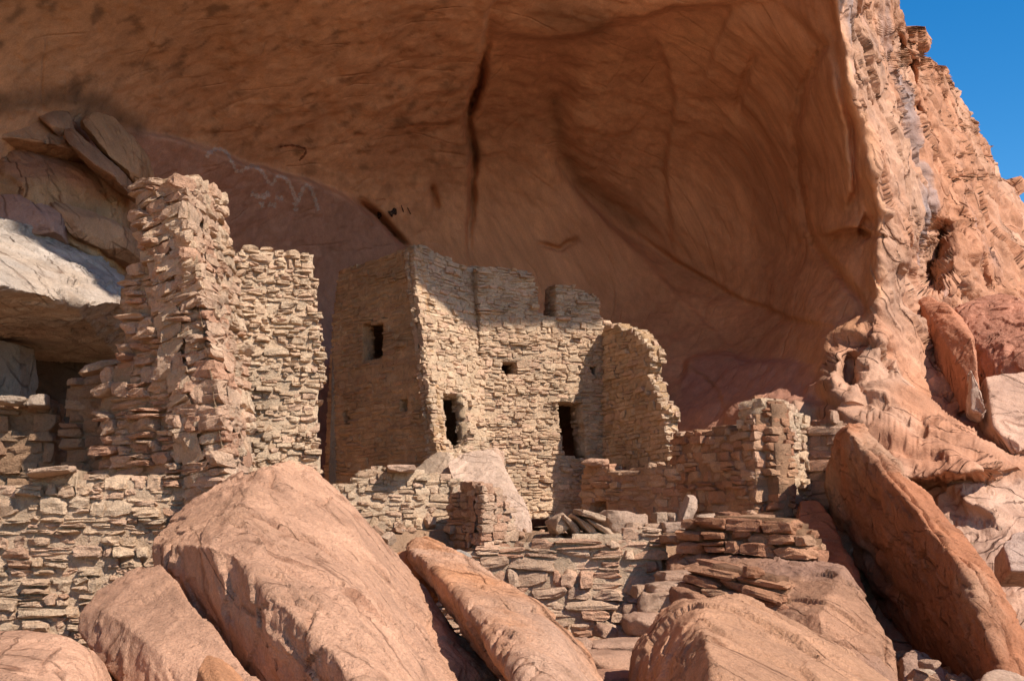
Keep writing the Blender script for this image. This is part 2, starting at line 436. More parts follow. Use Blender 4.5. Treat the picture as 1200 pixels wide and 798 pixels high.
def hullmesh(groups):
    bm = bmesh.new()
    for pts in groups:
        b2 = bmesh.new()
        for p in pts: b2.verts.new(p)
        r = bmesh.ops.convex_hull(b2, input=b2.verts)
        bmesh.ops.delete(b2, geom=list({g for g in r['geom_interior'] + r['geom_unused'] if isinstance(g, bmesh.types.BMVert)}), context='VERTS')
        me = bpy.data.meshes.new('t'); b2.to_mesh(me); b2.free(); bm.from_mesh(me); bpy.data.meshes.remove(me)
    me = bpy.data.meshes.new('hull'); bm.to_mesh(me); bm.free(); return me
def rock(name, label, groups, col, voxel=.035, smooth=1, big=.05, fine=.02, dip=(0.6, -0.45, -0.62), k=5.0, crack=.03, seed=1, cat='boulder',
         group=None, mat=None, thick=(0.1, 1.0, -0.6), col2=None, layer=0.0, lth=.12, ln=(0.5, 0.5, 0.7), flake=1.0, chops=22, chop=.6):
    """groups: lists of (px,py,Y) facet corners; each is closed behind by the same corners pushed along thick"""
    gg = []
    for g in groups:
        if isinstance(g, tuple): g, th = g
        else: th = thick
        f = np.array([P(*q) for q in g]); b_ = f + np.array(th)
        gg.append(np.concatenate([f, b_]).tolist())
    me = hullmesh(gg)
    ob = bpy.data.objects.new('tmp', me); COL.objects.link(ob)
    r = ob.modifiers.new('r', 'REMESH'); r.mode = 'VOXEL'; r.voxel_size = voxel * .52
    s = ob.modifiers.new('s', 'SMOOTH'); s.factor = .5; s.iterations = 1
    dg = bpy.context.evaluated_depsgraph_get(); ev = ob.evaluated_get(dg); m2 = ev.to_mesh()
    v = np.zeros(len(m2.vertices) * 3); m2.vertices.foreach_get('co', v); v = v.reshape(-1, 3)
    nr = np.zeros(len(m2.vertices) * 3); m2.vertices.foreach_get('normal', nr); nr = nr.reshape(-1, 3)
    fq = np.zeros(len(m2.loops), int); m2.loops.foreach_get('vertex_index', fq); fq = fq.reshape(-1, 4)
    ev.to_mesh_clear(); bpy.data.objects.remove(ob, do_unlink=True)
    rg = np.random.default_rng(seed + 500); size = np.ptp(v, axis=0).min(); keep0 = v.copy()
    for _ in range(chops):
        nn = rg.normal(size=3); nn /= np.linalg.norm(nn); h_ = keep0 @ nn; lim = h_.max() - rg.uniform(.05, .16) * size * chop
        v = v - np.maximum(v @ nn - lim, 0)[:, None] * nn
    a = aniso(v, dip, k)
    w = a + fbm(v * 1.5, 3, seed + 8)[:, None] * .2
    wv = v + np.stack([fbm(v * 2.5, 2, seed + 60 + i) for i in range(3)], -1) * .12
    d = fbm(v * .7, 2, seed) * big * .6
    d += facet(aniso(wv, dip, 2.0) * 1.5, seed + 1, .7, .5) * big * .8
    d += facet(aniso(wv, dip, 2.5) * 4.5, seed + 2, .8, .3) * fine * 1.0 * sstep(-.25, .2, fbm(v * 1.1, 2, seed + 9))
    d += facet(aniso(wv, dip, 2.0) * 13.0, seed + 4) * fine * .42 * sstep(-.3, .3, fbm(v * 1.2, 2, seed + 6))
    fm = sstep(-.2, .3, fbm(v * .8, 2, seed + 55)); d += (flakes(w, 2.2, seed + 50) * 1.0 * fm + flakes(w, 6.5, seed + 52) * .4) * crack * flake
    d -= cracks(w * 1.2, seed + 11, .035) * crack * 1.8
    d += fbm(w * 9.0, 4, seed + 21) * crack * .25 + fbm(v * 22, 3, seed + 23) * fine * .22
    if layer:
        h = (v @ (np.array(ln) / np.linalg.norm(ln))) / lth + fbm(v * .8, 3, seed + 2) * 1.2 + facet(wv * 3, seed + 5) * .5
        fr = h - np.floor(h); am = .5 + .5 * np.sin(np.floor(h) * 12.9898)
        d += (am * sstep(0, .08, fr) * (1 - sstep(.92, 1, fr))) * layer
    v = v + nr * d[:, None]
    c = np.array(col) * (1 + fbm(v * .8, 4, seed + 30)[:, None] * .35)
    if col2 is not None:
        m = sstep(-.05, .35, fbm(v * .6, 4, seed + 41) + .5 * fbm(w * 2, 3, seed + 42))[:, None]; c = c * (1 - m) + np.array(col2) * m
    o = mesh(name, v, fq, mat or M_ROCK, np.clip(c, .02, .8)); tag(o, label, cat, group); return o

# ------------------------------------------------------------------ the cliff with its alcove
CT = [
 (-600,-60,7.5),(-200,-40,9.3),(0,-40,10.8),(150,-40,12),(300,-40,13.5),(450,-40,15),(550,-40,16.2),(700,-40,17),(850,-40,17.2),(940,-40,16.6),(984,-40,15.6),(1025,-40,17.5),(1060,-40,20),(1200,-40,30),
 (-600,100,8.5),(-200,100,11),(0,100,12.5),(150,100,14.5),(300,100,16.5),(450,100,18.5),(550,100,19.8),(700,100,20.3),(850,100,20),(940,100,18),(998,100,16.2),(1040,100,18),(1100,100,23),(1300,100,34),
 (-600,200,9),(-200,200,11.8),(0,200,13.3),(150,200,15.8),(300,200,18.5),(450,200,21),(550,200,22.2),(700,200,22.6),(850,200,22),(950,200,18.9),(1022,200,16.7),(1060,200,18.3),(1120,200,22),(1170,200,28),(1300,200,36),
 (-600,300,9),(-200,300,12),(0,300,14),(150,300,17),(300,300,19.8),(450,300,22),(550,300,23),(700,300,23.4),(850,300,22.5),(950,300,19.8),(1030,300,17),(1075,300,18.2),(1140,300,21),(1200,300,25),(1320,300,30),
 (-600,400,9.5),(-200,400,13),(0,400,15.5),(150,400,18),(300,400,20.5),(450,400,22),(550,400,22.6),(700,400,22.8),(850,400,21),(930,400,18.8),(968,400,17),(1030,400,16.4),(1070,400,17.2),(1120,400,19.5),(1200,400,21),(1320,400,24),
 (-600,500,10),(0,500,15.5),(150,500,18),(300,500,20),(500,500,21),(700,500,20.5),(850,500,18.3),(960,500,16),(1050,500,15),(1120,500,15.4),(1200,500,16.5),(1320,500,18),
 (0,600,15.5),(300,600,19),(700,600,19.5),(850,600,17.5),(960,560,15.2),(1050,555,14.2),(1130,555,14),(1200,555,14.4),(1320,555,16),
 (960,620,14.6),(1080,600,14.2),(1200,600,13.8),(1320,600,14.5),(1080,700,12.6),(1200,700,12),(1320,700,12),(700,820,18),(300,820,18),(0,820,15),(-600,820,10),(960,820,12.5),(1100,820,11.2),(1320,820,10.5)]
_c = np.array(CT, float); _x = _c[:, :2] / 600.0
def _tps(r2): return np.where(r2 > 1e-12, r2 * np.log(np.maximum(r2, 1e-12)) * .5, 0)
_K = _tps(((_x[:, None] - _x[None]) ** 2).sum(-1)) + np.eye(len(_x)) * 1e-4
_Pm = np.concatenate([np.ones((len(_x), 1)), _x], 1)
_S = np.block([[_K, _Pm], [_Pm.T, np.zeros((3, 3))]])
_W = np.linalg.solve(_S, np.concatenate([np.log(_c[:, 2]), np.zeros(3)]))
def tps_eval(px, py):
    q = np.stack([px, py], -1).reshape(-1, 2) / 600.0; out = np.zeros(len(q))
    for i in range(0, len(q), 20000):
        z = q[i:i + 20000]; K = _tps(((z[:, None] - _x[None]) ** 2).sum(-1))
        out[i:i + 20000] = K @ _W[:len(_x)] + _W[-3] + z @ _W[-2:]
    return np.exp(out).reshape(px.shape)
def pline(px, py, pts):
    """distance to a polyline, signed side (positive = right of travel as seen), position 0..1"""
    best = np.full(px.shape, 1e9); side = np.zeros(px.shape); tt = np.zeros(px.shape)
    n = len(pts) - 1
    for i in range(n):
        ax, ay = pts[i]; bx, by = pts[i + 1]; dx, dy = bx - ax, by - ay; L = dx * dx + dy * dy
        t = np.clip(((px - ax) * dx + (py - ay) * dy) / L, 0, 1)
        qx, qy = px - ax - t * dx, py - ay - t * dy; d = np.hypot(qx, qy); m = d < best
        best = np.where(m, d, best); side = np.where(m, np.sign(dx * (py - ay) - dy * (px - ax)), side); tt = np.where(m, (i + t) / n, tt)
    return best, side, tt
STROKES = [  # kind, points, amplitude (m), width (px)
 ('groove', [(574,35),(567,62),(561,95),(553,125),(551,160),(556,188),(553,215),(554,250),(549,300)], .55, 3.5),
 ('step',   [(590,-20),(572,20),(567,62),(561,95),(553,125),(551,160),(553,215),(549,300)], -.45, 70),
 ('groove', [(566,70),(558,110),(552,140)], .7, 6),
 ('step',   [(568,45),(590,38),(640,45),(690,40),(740,22),(800,8),(880,2)], .55, 60),
 ('groove', [(655,60),(650,110),(655,165),(675,215),(730,258),(800,305),(870,345),(975,385)], .38, 18),
 ('step',   [(730,262),(800,310),(870,350),(930,372),(985,385)], .35, 40),
 ('step',   [(640,180),(690,240),(735,280),(790,340),(850,400),(880,440)], -.22, 60),
 ('step',   [(800,440),(803,425),(820,414),(850,412),(880,425),(930,424),(955,430)], -.5, 60),
 ('groove', [(925,15),(965,55),(940,110),(932,150),(935,200),(944,250),(960,290),(985,320),(1008,350),(1012,372)], .35, 5),
 ('step',   [(925,15),(965,55),(940,110),(932,150),(935,200),(944,250),(960,290),(985,320),(1008,350)], .55, 26),
 ('step',   [(975,60),(990,130),(1000,180),(1000,225),(988,248)], -.5, 22),
 ('step',   [(955,276),(985,270),(1008,268),(1030,276)], .8, 25),
 ('ridge',  [(984,-60),(984,0),(1001,117),(1015,160),(1024,211),(1036,254),(1029,300),(1031,348),(1010,385)], -.5, 12),
 ('groove', [(1006,262),(1027,266)], .5, 12),
 ('step',   [(150,152),(215,165),(290,192),(370,215),(430,245),(478,295),(500,340)], -.5, 90),
 ('groove', [(418,238),(440,252),(478,292)], .6, 4),
 ('groove', [(506,215),(512,248)], .3, 3),
 ('groove', [(630,285),(655,290),(680,280)], .2, 3),
 ('groove', [(890,60),(870,100),(865,140)], .2, 4),
 ('step',   [(860,0),(838,60),(820,110)], .2, 40),
 ('step',   [(770,40),(790,110),(780,200),(790,300)], .25, 60),
 # the sunlit face outside the alcove
 ('step',   [(1052,0),(1058,60),(1072,110),(1085,160),(1098,195),(1105,240)], 0.88, 22),
 ('ridge',  [(1050,40),(1060,70),(1052,90)], 0.56, 9),
 ('groove', [(1064,120),(1072,150),(1080,170)], 0.7, 7),
 ('groove', [(1094,170),(1103,200)], 0.6, 5),
 ('step',   [(1070,60),(1100,150),(1120,230),(1150,300),(1170,350)], 0.64, 30),
 ('groove', [(1108,255),(1092,300),(1080,345)], 2.56, 17),
 ('step',   [(1128,255),(1140,300),(1150,350)], -1.12, 25),
 ('ridge',  [(1050,235),(1055,280),(1052,320)], -0.56, 14),
 ('step',   [(1120,130),(1150,200),(1168,260),(1200,330)], 0.80, 30),
 ('step',   [(1130,100),(1170,180),(1195,240)], 0.64, 20),
 ('step',   [(1032,345),(1050,400),(1062,440),(1100,485),(1150,520),(1195,548)], -0.80, 50),
 ('step',   [(1072,345),(1085,390),(1118,440),(1160,482),(1200,515)], -1.44, 40),
 ('groove', [(1050,400),(1040,425),(1036,440)], 0.30, 8),
 ('ridge',  [(975,395),(970,430),(985,470),(1010,490)], -0.48, 14),
 ('groove', [(988,405),(992,440),(1005,460)], 0.48, 10),
 ('ridge',  [(850,500),(890,480),(925,474),(955,490)], -0.5, 20),
 ('step',   [(940,540),(1000,556),(1060,560),(1120,556),(1200,552)], 1.76, 18),
 ('step',   [(950,470),(1020,500),(1080,520),(1160,540)], -0.48, 30),
 ('step',   [(1100,560),(1130,590),(1180,620)], 0.24, 30),
]
def cliff_depth(px, py):
    D = tps_eval(px, py)
    for kind, pts, a, w in STROKES:
        x0, x1 = min(q[0] for q in pts) - 4 * w, max(q[0] for q in pts) + 4 * w
        y0, y1 = min(q[1] for q in pts) - 4 * w, max(q[1] for q in pts) + 4 * w
        m = (px > x0) & (px < x1) & (py > y0) & (py < y1)
        if not m.any(): continue
        wx = np.stack([px[m], py[m], px[m] * 0], -1); jit = fbm(wx / 38.0, 3, 77) * 7
        d, s, t = pline(px[m] + jit, py[m] + jit, pts)
        taper = np.minimum(1, np.minimum(t, 1 - t) * 5 + .12)
        if kind in ('groove', 'ridge'): D[m] += a * np.exp(-(d / w) ** 2) * taper
        else: D[m] += a * .5 * np.tanh(s * d / (2.2 + (.09 * w if pts[0][0] > 1030 or a > 1.5 else 0))) * np.exp(-(d / w) ** 1.3) * taper
    return D
def softpoly(px, py, poly, soft):
    ins = inpoly(px, py, poly); d, s, t = pline(px, py, list(poly) + [poly[0]])
    return sstep(-soft, soft, np.where(ins, d, -d))
SIL = [(-700,1058),(0,1055),(15,1058),(30,1063),(42,1076),(60,1080),(72,1096),(86,1108),(98,1122),(112,1124),(128,1131),(140,1134),(150,1146),(168,1152),(182,1160),(190,1171),(206,1177),(214,1194),(228,1196),(240,1202),(300,1235),(400,1290),(900,1330)]
rows = np.concatenate([np.arange(-40, 620, 2.2), np.arange(620, 860, 6)]); ncol = 540
us = np.concatenate([np.linspace(-620, -20, 60)[:-1], np.linspace(-20, 1000, ncol - 190), ])
RR = []
for y in rows:
    xm = np.interp(y, [q[0] for q in SIL], [q[1] for q in SIL]) + float(fbm(np.array([[y / 14, 0.3, 0.7]]), 4, 5)[0]) * 9
    RR.append(np.concatenate([us, np.linspace(1000, xm, 261)[1:]]))
PX = np.array(RR); PY = np.broadcast_to(rows[:, None], PX.shape).copy()
DD = cliff_depth(PX, PY)
Wd = P(PX, PY, DD)
q = Wd.reshape(-1, 3)
outer = softpoly(PX, PY, [(984,-80),(984,0),(1001,117),(1015,160),(1024,211),(1036,254),(1029,300),(1031,348),(1005,388),(968,398),(960,440),(975,470),(930,470),(930,900),(1500,900),(1500,-80)], 5)
shelf = softpoly(PX, PY, [(960,440),(1010,470),(1050,440),(1100,490),(1200,545),(1300,560),(940,560),(935,480)], 8)
ledge = sstep(556, 568, PY) * sstep(930, 980, PX)
band = softpoly(PX, PY, [(140,150),(215,165),(290,192),(370,215),(430,245),(480,290),(560,330),(700,420),(790,470),(790,620),(100,620),(100,200)], 9)
lowr = softpoly(PX, PY, [(800,440),(820,414),(850,412),(930,424),(960,440),(960,500),(860,520),(790,500)], 6)
sh = PX.shape
big = fbm(q * .45, 4, 3).reshape(sh); med = fbm(q * 1.6, 4, 8).reshape(sh)
fl = aniso(q, (0.45, 0.35, -0.82), 5); flute = ridged(fl * 1.3 + fbm(q * .6, 3, 4)[:, None] * .5, 4, 12).reshape(sh)
bed = aniso(q, (0.75, 0.1, -0.65), 7); bedn = fbm(bed * 1.6 + fbm(q * .5, 3, 5)[:, None] * .6, 5, 14).reshape(sh)
rip = ridged(aniso(q, (0.8, -0.2, -0.45), 3.0) * 2.3 + fbm(q * 1.2, 3, 6)[:, None] * .5, 4, 18).reshape(sh)
disp = big * (.11 + .30 * outer) + med * (.02 + .08 * outer) + bedn * .05 * (1 - outer)
qw = q + np.stack([fbm(q * .8, 3, 90 + i) for i in range(3)], -1) * .5
fc1 = facet(aniso(qw, (0.45, 0.35, -0.82), 2.5) * .9, 7).reshape(sh); fc2 = facet(aniso(qw, (0.45, 0.35, -0.82), 3) * 2.6, 8).reshape(sh); fc3 = facet(aniso(qw, (0.8, -0.2, -0.45), 2.5) * 5.5, 9).reshape(sh)
disp += outer * (-(flute - .4) * .05 + fc1 * .17 + fc2 * .09 + fc3 * .03 + flakes(aniso(q, (0.45, 0.35, -0.82), 5), 1.2, 33).reshape(sh) * .015 + bedn * .05 + fbm(q * 4, 4, 31).reshape(sh) * .035) * (1 - shelf * .3) * (1 - ledge * .7)
fc4 = facet(aniso(qw, (0.8, -0.2, -0.45), 2.2) * np.array([1.6, 2.6, 2.6]), 19).reshape(sh)
_h = (q @ np.array([.46, .06, .88])) * 2.6 + fbm(q * .7, 3, 35) * 1.6; _f = _h - np.floor(_h); shel = _f * (1 - sstep(.55, 1, _f)) * (.4 + .6 * np.sin(np.floor(_h) * 7.3 + pnoise(q * .9, 36) * 5) ** 2)
disp += shelf * (fc4 * .05 - shel.reshape(sh) * .26 - (rip - .3) * .05) + ledge * (fc4 * .05 - (np.clip(rip - .7, 0, 1)) * .1 + fbm(bed * 3, 4, 19).reshape(sh) * .15)
zz_ = fbm(bed * 2.5, 2, 44).reshape(sh); disp += (1 - outer) * .10 * np.round(zz_ * 3) / 3 * .5
def smooth2(a, n):
    for _ in range(n):
        a = a.copy(); a[1:-1] = (a[:-2] + 2 * a[1:-1] + a[2:]) / 4; a[:, 1:-1] = (a[:, :-2] + 2 * a[:, 1:-1] + a[:, 2:]) / 4
    return a
edge_ = np.clip(np.linspace(1, 0, 1)[0] + (np.arange(PX.shape[1])[::-1] / 45.0), 0.08, 1)[None, :]; disp = disp * edge_
Ws = smooth2(Wd, 60); nrm = np.cross(np.gradient(Ws, axis=1), np.gradient(Ws, axis=0)); nrm /= np.linalg.norm(nrm, axis=-1, keepdims=True) + 1e-9
nrm *= np.sign((nrm * (np.array([0, 0, EYE]) - Wd)).sum(-1, keepdims=True))
Wd = Wd - nrm * (disp * np.clip(DD / 18.0, .5, 1.3))[..., None]
_sm = (shelf * .8)[..., None]; Wd = Wd * (1 - _sm) + smooth2(Wd, 1) * _sm
# own colours of the rock, region by region, then darkened along a few lines
ca = np.array([.67, .345, .185]); cb = np.array([.54, .265, .14])
C = ca + (cb - ca) * sstep(-.25, .3, big + .6 * fbm(q * np.array([.9, .9, .25]), 4, 50).reshape(sh))[..., None]
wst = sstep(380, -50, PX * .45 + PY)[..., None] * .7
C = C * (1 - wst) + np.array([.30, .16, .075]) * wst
st = sstep(.05, .4, fbm(aniso(q, (0.35, 0.1, -0.95), 14) * 3.2, 4, 61)).reshape(sh)[..., None] * sstep(620, 480, PX)[..., None] * sstep(300, 150, PY)[..., None]
C = C * (1 - st * .5)
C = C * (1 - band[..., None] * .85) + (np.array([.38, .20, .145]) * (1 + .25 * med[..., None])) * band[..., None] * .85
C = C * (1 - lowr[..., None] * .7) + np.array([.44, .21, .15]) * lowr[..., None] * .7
co = np.array([.47, .265, .17]) + (np.array([.44, .205, .115]) - np.array([.47, .265, .17])) * sstep(-.2, .3, fbm(fl * .8, 4, 71).reshape(sh) + .4 * bedn + .22 * sstep(1040, 1110, PX))[..., None]
va = sstep(.12, .36, fbm(aniso(q, (0.3, 0.3, -0.9), 5) * .9, 4, 81).reshape(sh))[..., None] * sstep(420, 250, PY)[..., None]
co = co * (1 - va * .75) + np.array([.27, .225, .22]) * va * .75
C = C * (1 - outer[..., None]) + co * outer[..., None]
C = C * (1 - ledge[..., None]) + (np.array([.50, .295, .20]) * (1 + .2 * bedn[..., None])) * ledge[..., None]
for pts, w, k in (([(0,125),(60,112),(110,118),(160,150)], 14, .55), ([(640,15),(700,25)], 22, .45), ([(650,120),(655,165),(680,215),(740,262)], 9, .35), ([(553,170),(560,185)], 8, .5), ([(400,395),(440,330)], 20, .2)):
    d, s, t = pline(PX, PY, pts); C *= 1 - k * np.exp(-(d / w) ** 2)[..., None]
# the roof beyond the picture: from the top row out to the lip, then up the outer face
def up_to_lip(S, H=15.5):
    t = (EYE + H - S[2]) / SUN[2]; return S + SUN * t
LIPS = [(-620, P(-350, 230, 10.5)), (-200, P(-200, 225, 11.5)), (0, P(0, 262, 12.4)), (140, P(141, 345, 11.6)), (300, P(330, 270, 15)), (420, P(440, 275, 16.8)), (520, P(487, 306, 15.9)), (640, P(560, 368, 16.9)), (760, P(640, 380, 17.4)), (880, P(705, 380, 17.75)), (984, P(760, 345, 18.0))]
lk = np.array([a for a, _ in LIPS], float); lv = np.array([up_to_lip(b_) for _, b_ in LIPS])
W0 = Wd[0]; px0 = PX[0]
L = np.stack([np.interp(px0, lk, lv[:, i]) for i in range(3)], 1)
Lend = W0[-1] + np.array([2.5, -.5, 9.0]); tt = sstep(984, 1058, px0)[:, None]
L = L * (1 - tt) + Lend * tt
L = L + (fbm(L * .35, 3, 5)[:, None] * np.array([.5, .5, .6])) * (px0 < 984)[:, None] * .5
ext = []; K1 = 36
for k in range(1, K1 + 1):
    t = k / K1; p_ = W0 * (1 - t) + L * t + np.array([0, 0, 1.0]) * (np.sin(math.pi * t) * 1.2 * (1 - tt))
    p_ = p_ + np.array([0, 0, 1]) * (fbm(p_ * .6, 3, 9)[:, None] * .5 * min(1, t * 3)); ext.append(p_)
for k, (a, b_) in enumerate(((.5, .8), (.3, 3), (1.5, 6), (4, 9), (12, 11), (40, 12), (90, 14))):
    ext.append(L + np.array([-a * .3, a, b_]))
ext = np.array(ext[::-1])
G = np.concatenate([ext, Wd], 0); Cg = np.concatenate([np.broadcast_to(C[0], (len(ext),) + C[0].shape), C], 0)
lc = []                                           # on to the left, past the frame
for a in (1.0, .6, .3, .12): lc.append(G[:, :1] + np.array([-16, -9, 0]) * a)
rc = []                                           # and back behind the skyline
for a in (.4, 1.5, 5, 16, 40): rc.append(G[:, -1:] + np.array([-.05, 1.0, -.05]) * a)
G = np.concatenate(lc + [G] + rc, 1); Cg = np.concatenate([np.repeat(Cg[:, :1], 4, 1), Cg, np.repeat(Cg[:, -1:], 5, 1)], 1)
nr_, nc_ = G.shape[:2]; ii, jj = np.meshgrid(np.arange(nr_ - 1), np.arange(nc_ - 1), indexing='ij')
fq = np.stack([ii * nc_ + jj, (ii + 1) * nc_ + jj, (ii + 1) * nc_ + jj + 1, ii * nc_ + jj + 1], -1).reshape(-1, 4)
Og = np.concatenate([np.broadcast_to(outer[0], (len(ext), outer.shape[1])), outer], 0); Og = np.concatenate([np.repeat(Og[:, :1], 4, 1), Og, np.repeat(Og[:, -1:], 5, 1)], 1)
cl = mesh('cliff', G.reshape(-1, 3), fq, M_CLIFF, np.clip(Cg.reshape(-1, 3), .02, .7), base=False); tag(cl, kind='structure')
cl.data.materials.append(M_ALCOVE)
if len(cl.data.polygons) == len(fq): cl.data.polygons.foreach_set('material_index', (Og.ravel()[fq].mean(1) < .5).astype(np.int32))
else: print('cliff faces changed', len(cl.data.polygons), len(fq))

def on_cliff(px, py):
    px = np.array(px, float); py = np.array(py, float); out = []
    iy = (np.clip(np.searchsorted(rows, py), 1, len(rows) - 1))
    for a, y, i in zip(px, py, iy):
        f = (y - rows[i - 1]) / (rows[i] - rows[i - 1])
        q0 = [np.interp(a, PX[i - 1], Wd[i - 1, :, c]) for c in range(3)]; q1 = [np.interp(a, PX[i], Wd[i, :, c]) for c in range(3)]
        v = np.array(q0) * (1 - f) + np.array(q1) * f; e = np.array([0, 0, EYE]); out.append(v + (e - v) / np.linalg.norm(e - v) * .03)
    return np.array(out)
def painted(name, label, strokes, w, mat, parent=None):
    V, Fc = [], []
    for pts in strokes:
        pts = np.array(pts, float); sgl = np.r_[0, np.cumsum(np.hypot(*np.diff(pts, axis=0).T))]
        s = np.arange(0, sgl[-1], 1.5); x = np.interp(s, sgl, pts[:, 0]); y = np.interp(s, sgl, pts[:, 1])
        x = np.convolve(np.pad(x, 2, 'edge'), np.ones(5) / 5, 'valid'); y = np.convolve(np.pad(y, 2, 'edge'), np.ones(5) / 5, 'valid')
        tx, ty = np.gradient(x), np.gradient(y); l = np.hypot(tx, ty) + 1e-6; nx, ny = -ty / l, tx / l
        ww = w * (1 + .35 * np.sin(s * .9)); b0 = sum(len(a) for a in V); ncx = 5
        for k in np.linspace(-.5, .5, ncx):
            X, Y = x + nx * ww * k, y + ny * ww * k; V.append(on_cliff(X, Y))
        m = len(x)
        for k in range(ncx - 1):
            i = np.arange(m - 1); Fc.append(np.stack([b0 + k * m + i, b0 + k * m + i + 1, b0 + (k + 1) * m + i + 1, b0 + (k + 1) * m + i], 1))
    o = mesh(name, np.concatenate(V), np.concatenate(Fc), mat, parent=parent)
    if parent is None: tag(o, label, 'rock painting')
    return o
painted('rock_painting', 'faded white wavy serpent line painted on the purple band of the alcove wall',
        [[(242,186),(246,179),(251,175),(258,175),(265,177),(270,183),(274,193),(279,202),(284,202),(290,198),(297,194),(304,196),(310,203),(315,213),(319,218),(323,214),(327,207),(332,206),(337,210),(341,219),(345,231),(348,237),(351,231),(354,220),(358,216),(363,221),(368,233),(373,247)]], 4.2, M_WHITE)
def marks(label, lst, w, mat):
    x, y = lst[0][0]; e = empty('rock_painting', on_cliff([x], [y])[0], label, 'rock painting')
    for st in lst: painted('mark', None, [st], w, mat, e)
marks('cluster of small white smudged marks painted under the serpent line',
      [[(294,228),(306,232),(318,226)], [(306,236),(309,246)], [(322,232),(334,234)], [(345,236),(348,250)], [(314,240),(326,242)]], 5.5, M_WHITE)
painted('rock_painting', 'red hooked mark painted on the orange rock above the serpent',
        [[(328,174),(345,172),(359,174),(357,182),(350,190)]], 2.2, M_RED)
marks('row of dark smudges on the alcove wall above the house corner',
      [[(441,253),(448,251)], [(455,252),(460,248),(466,247)], [(470,245),(473,244)], [(478,248),(482,246)]], 7.0, M_BLACK)

# ------------------------------------------------------------------ ground
def gheight(x, y):
    fx = [-40, -9, -6.5, -3.2, -2.4, -.6, 0, .6, 1.8, 2.5, 3.2, 5, 8, 40]
    fy = [8, 9.2, 9.4, 9.8, 10.6, 12.2, 12.0, 11.5, 11.3, 12.0, 12.8, 13.0, 12.5, 12]
    edge = np.interp(x, fx, fy); s = sstep(-.1, .35, y - edge)
    low = EYE - 1.35 - .03 * (9 - np.clip(y, -20, 9)) - .10 * np.clip(-y - 3, 0, 40) - .05 * np.clip(-y - 43, 0, 250)
    low = low + .05 * np.clip(np.abs(x) - 10, 0, 10) * 0
    hi = EYE - .2
    return low * (1 - s) + hi * s
xs = np.concatenate([-np.geomspace(400, 10.3, 24), np.arange(-10, 11, .075), np.geomspace(11.2, 400, 24)])
ys = np.concatenate([-np.geomspace(500, 1, 30), np.arange(-.9, 24, .075), np.geomspace(25, 500, 18)])
gx, gy = np.meshgrid(xs, ys, indexing='ij'); gz = gheight(gx, gy)
pp = np.stack([gx, gy, gz], -1).reshape(-1, 3)
dd = fbm(pp * .7, 4, 2) * .22 + fbm(pp * 3, 4, 5) * .09 + np.abs(fbm(pp * 8, 3, 7)) * .05
pp[:, 2] += dd * np.where(np.abs(pp[:, 0]) + np.abs(pp[:, 1]) > 60, 6, 1)
nx_, ny_ = gx.shape; ii, jj = np.meshgrid(np.arange(nx_ - 1), np.arange(ny_ - 1), indexing='ij')
fq = np.stack([ii * ny_ + jj, (ii + 1) * ny_ + jj, (ii + 1) * ny_ + jj + 1, ii * ny_ + jj + 1], -1).reshape(-1, 4)
gc = np.array([.52, .31, .185]) * (1 + fbm(pp * .8, 4, 3)[:, None] * .3)
tag(mesh('ground', pp, fq, M_SOIL, gc, base=False), kind='structure')

def ground_z(x, y):
    q_ = np.stack([x, y, gheight(x, y)], -1); return q_[:, 2] + fbm(q_ * .7, 4, 2) * .22 + fbm(q_ * 3, 4, 5) * .09 + np.abs(fbm(q_ * 8, 3, 7)) * .05
_r = np.random.default_rng(5); gx_, gy_, gs_ = [], [], []
for x0, x1, y0, y1, n_, a0, a1 in ((-3, 4.5, 11.6, 15.5, 900, .015, .07), (-6.5, -2, 9.6, 11.5, 200, .02, .07), (2.2, 5.5, 7, 11.5, 800, .02, .10), (-4, 4, 4, 11, 2200, .015, .08), (-2.2, .2, 9.3, 12.2, 700, .012, .09), (4.5, 7.5, 7.5, 12.5, 500, .03, .16)):
    gx_.append(_r.uniform(x0, x1, n_)); gy_.append(_r.uniform(y0, y1, n_)); gs_.append(a0 + (a1 - a0) * _r.random(n_) ** 3)
gx_, gy_, gs_ = map(np.concatenate, (gx_, gy_, gs_))
w_, f_, V_ = stones(np.stack([gx_, gy_, ground_z(gx_, gy_) + gs_ * .2], -1), np.stack([gs_, gs_ * _r.uniform(.6, 1, len(gs_)), gs_ * _r.uniform(.3, .7, len(gs_))], -1), np.eye(3), 2, _r, rot=.5)
cg_ = np.array([[.60, .40, .27], [.54, .31, .19], [.62, .45, .33]])[_r.integers(3, size=len(gs_))]
tag(mesh('gravel', w_, f_, M_MASON, np.repeat(cg_, V_, 0), smooth=False, base=False), 'loose gravel and stone chips strewn over the sandy ground between the boulders', 'gravel', kind='stuff')

# ------------------------------------------------------------------ the two-storey house
H0 = P(500, 590, 16.1)
house = empty('stone_house', H0, 'tall roofless-looking two-storey mud and stone house with square window on its shaded left side', 'house')
CORN = [(484, 290, 16.0), (512, 540, 15.75)]
w1, i1 = wall('wall', [(397, 318, 17.5), CORN[0], CORN[1]], [(397,318),(422,312),(448,303),(468,294),(484,288),(486,320),(491,373),(496,429),(504,482),(512,523),(512,605),(378,605),(384,470),(390,373)],
    T=.22, clip=[(CORN[0], CORN[1], (562, 420, 17.0))], course=(.05, .09), width=(.14, .4), mort=(.64, .42, .25), pal=BUFF * np.array([.95, .86, .74]), rec=.006, plaster=.010, seed=11, parent=house, n=2, jit=.006, rag=.02, gap=.008,
    holes=[[(425,380),(449,377),(449,420),(425,425)], [(468,467),(478,466),(478,480),(469,481)], [(402,482),(408,481),(409,496),(403,497)]], slabs=.02)
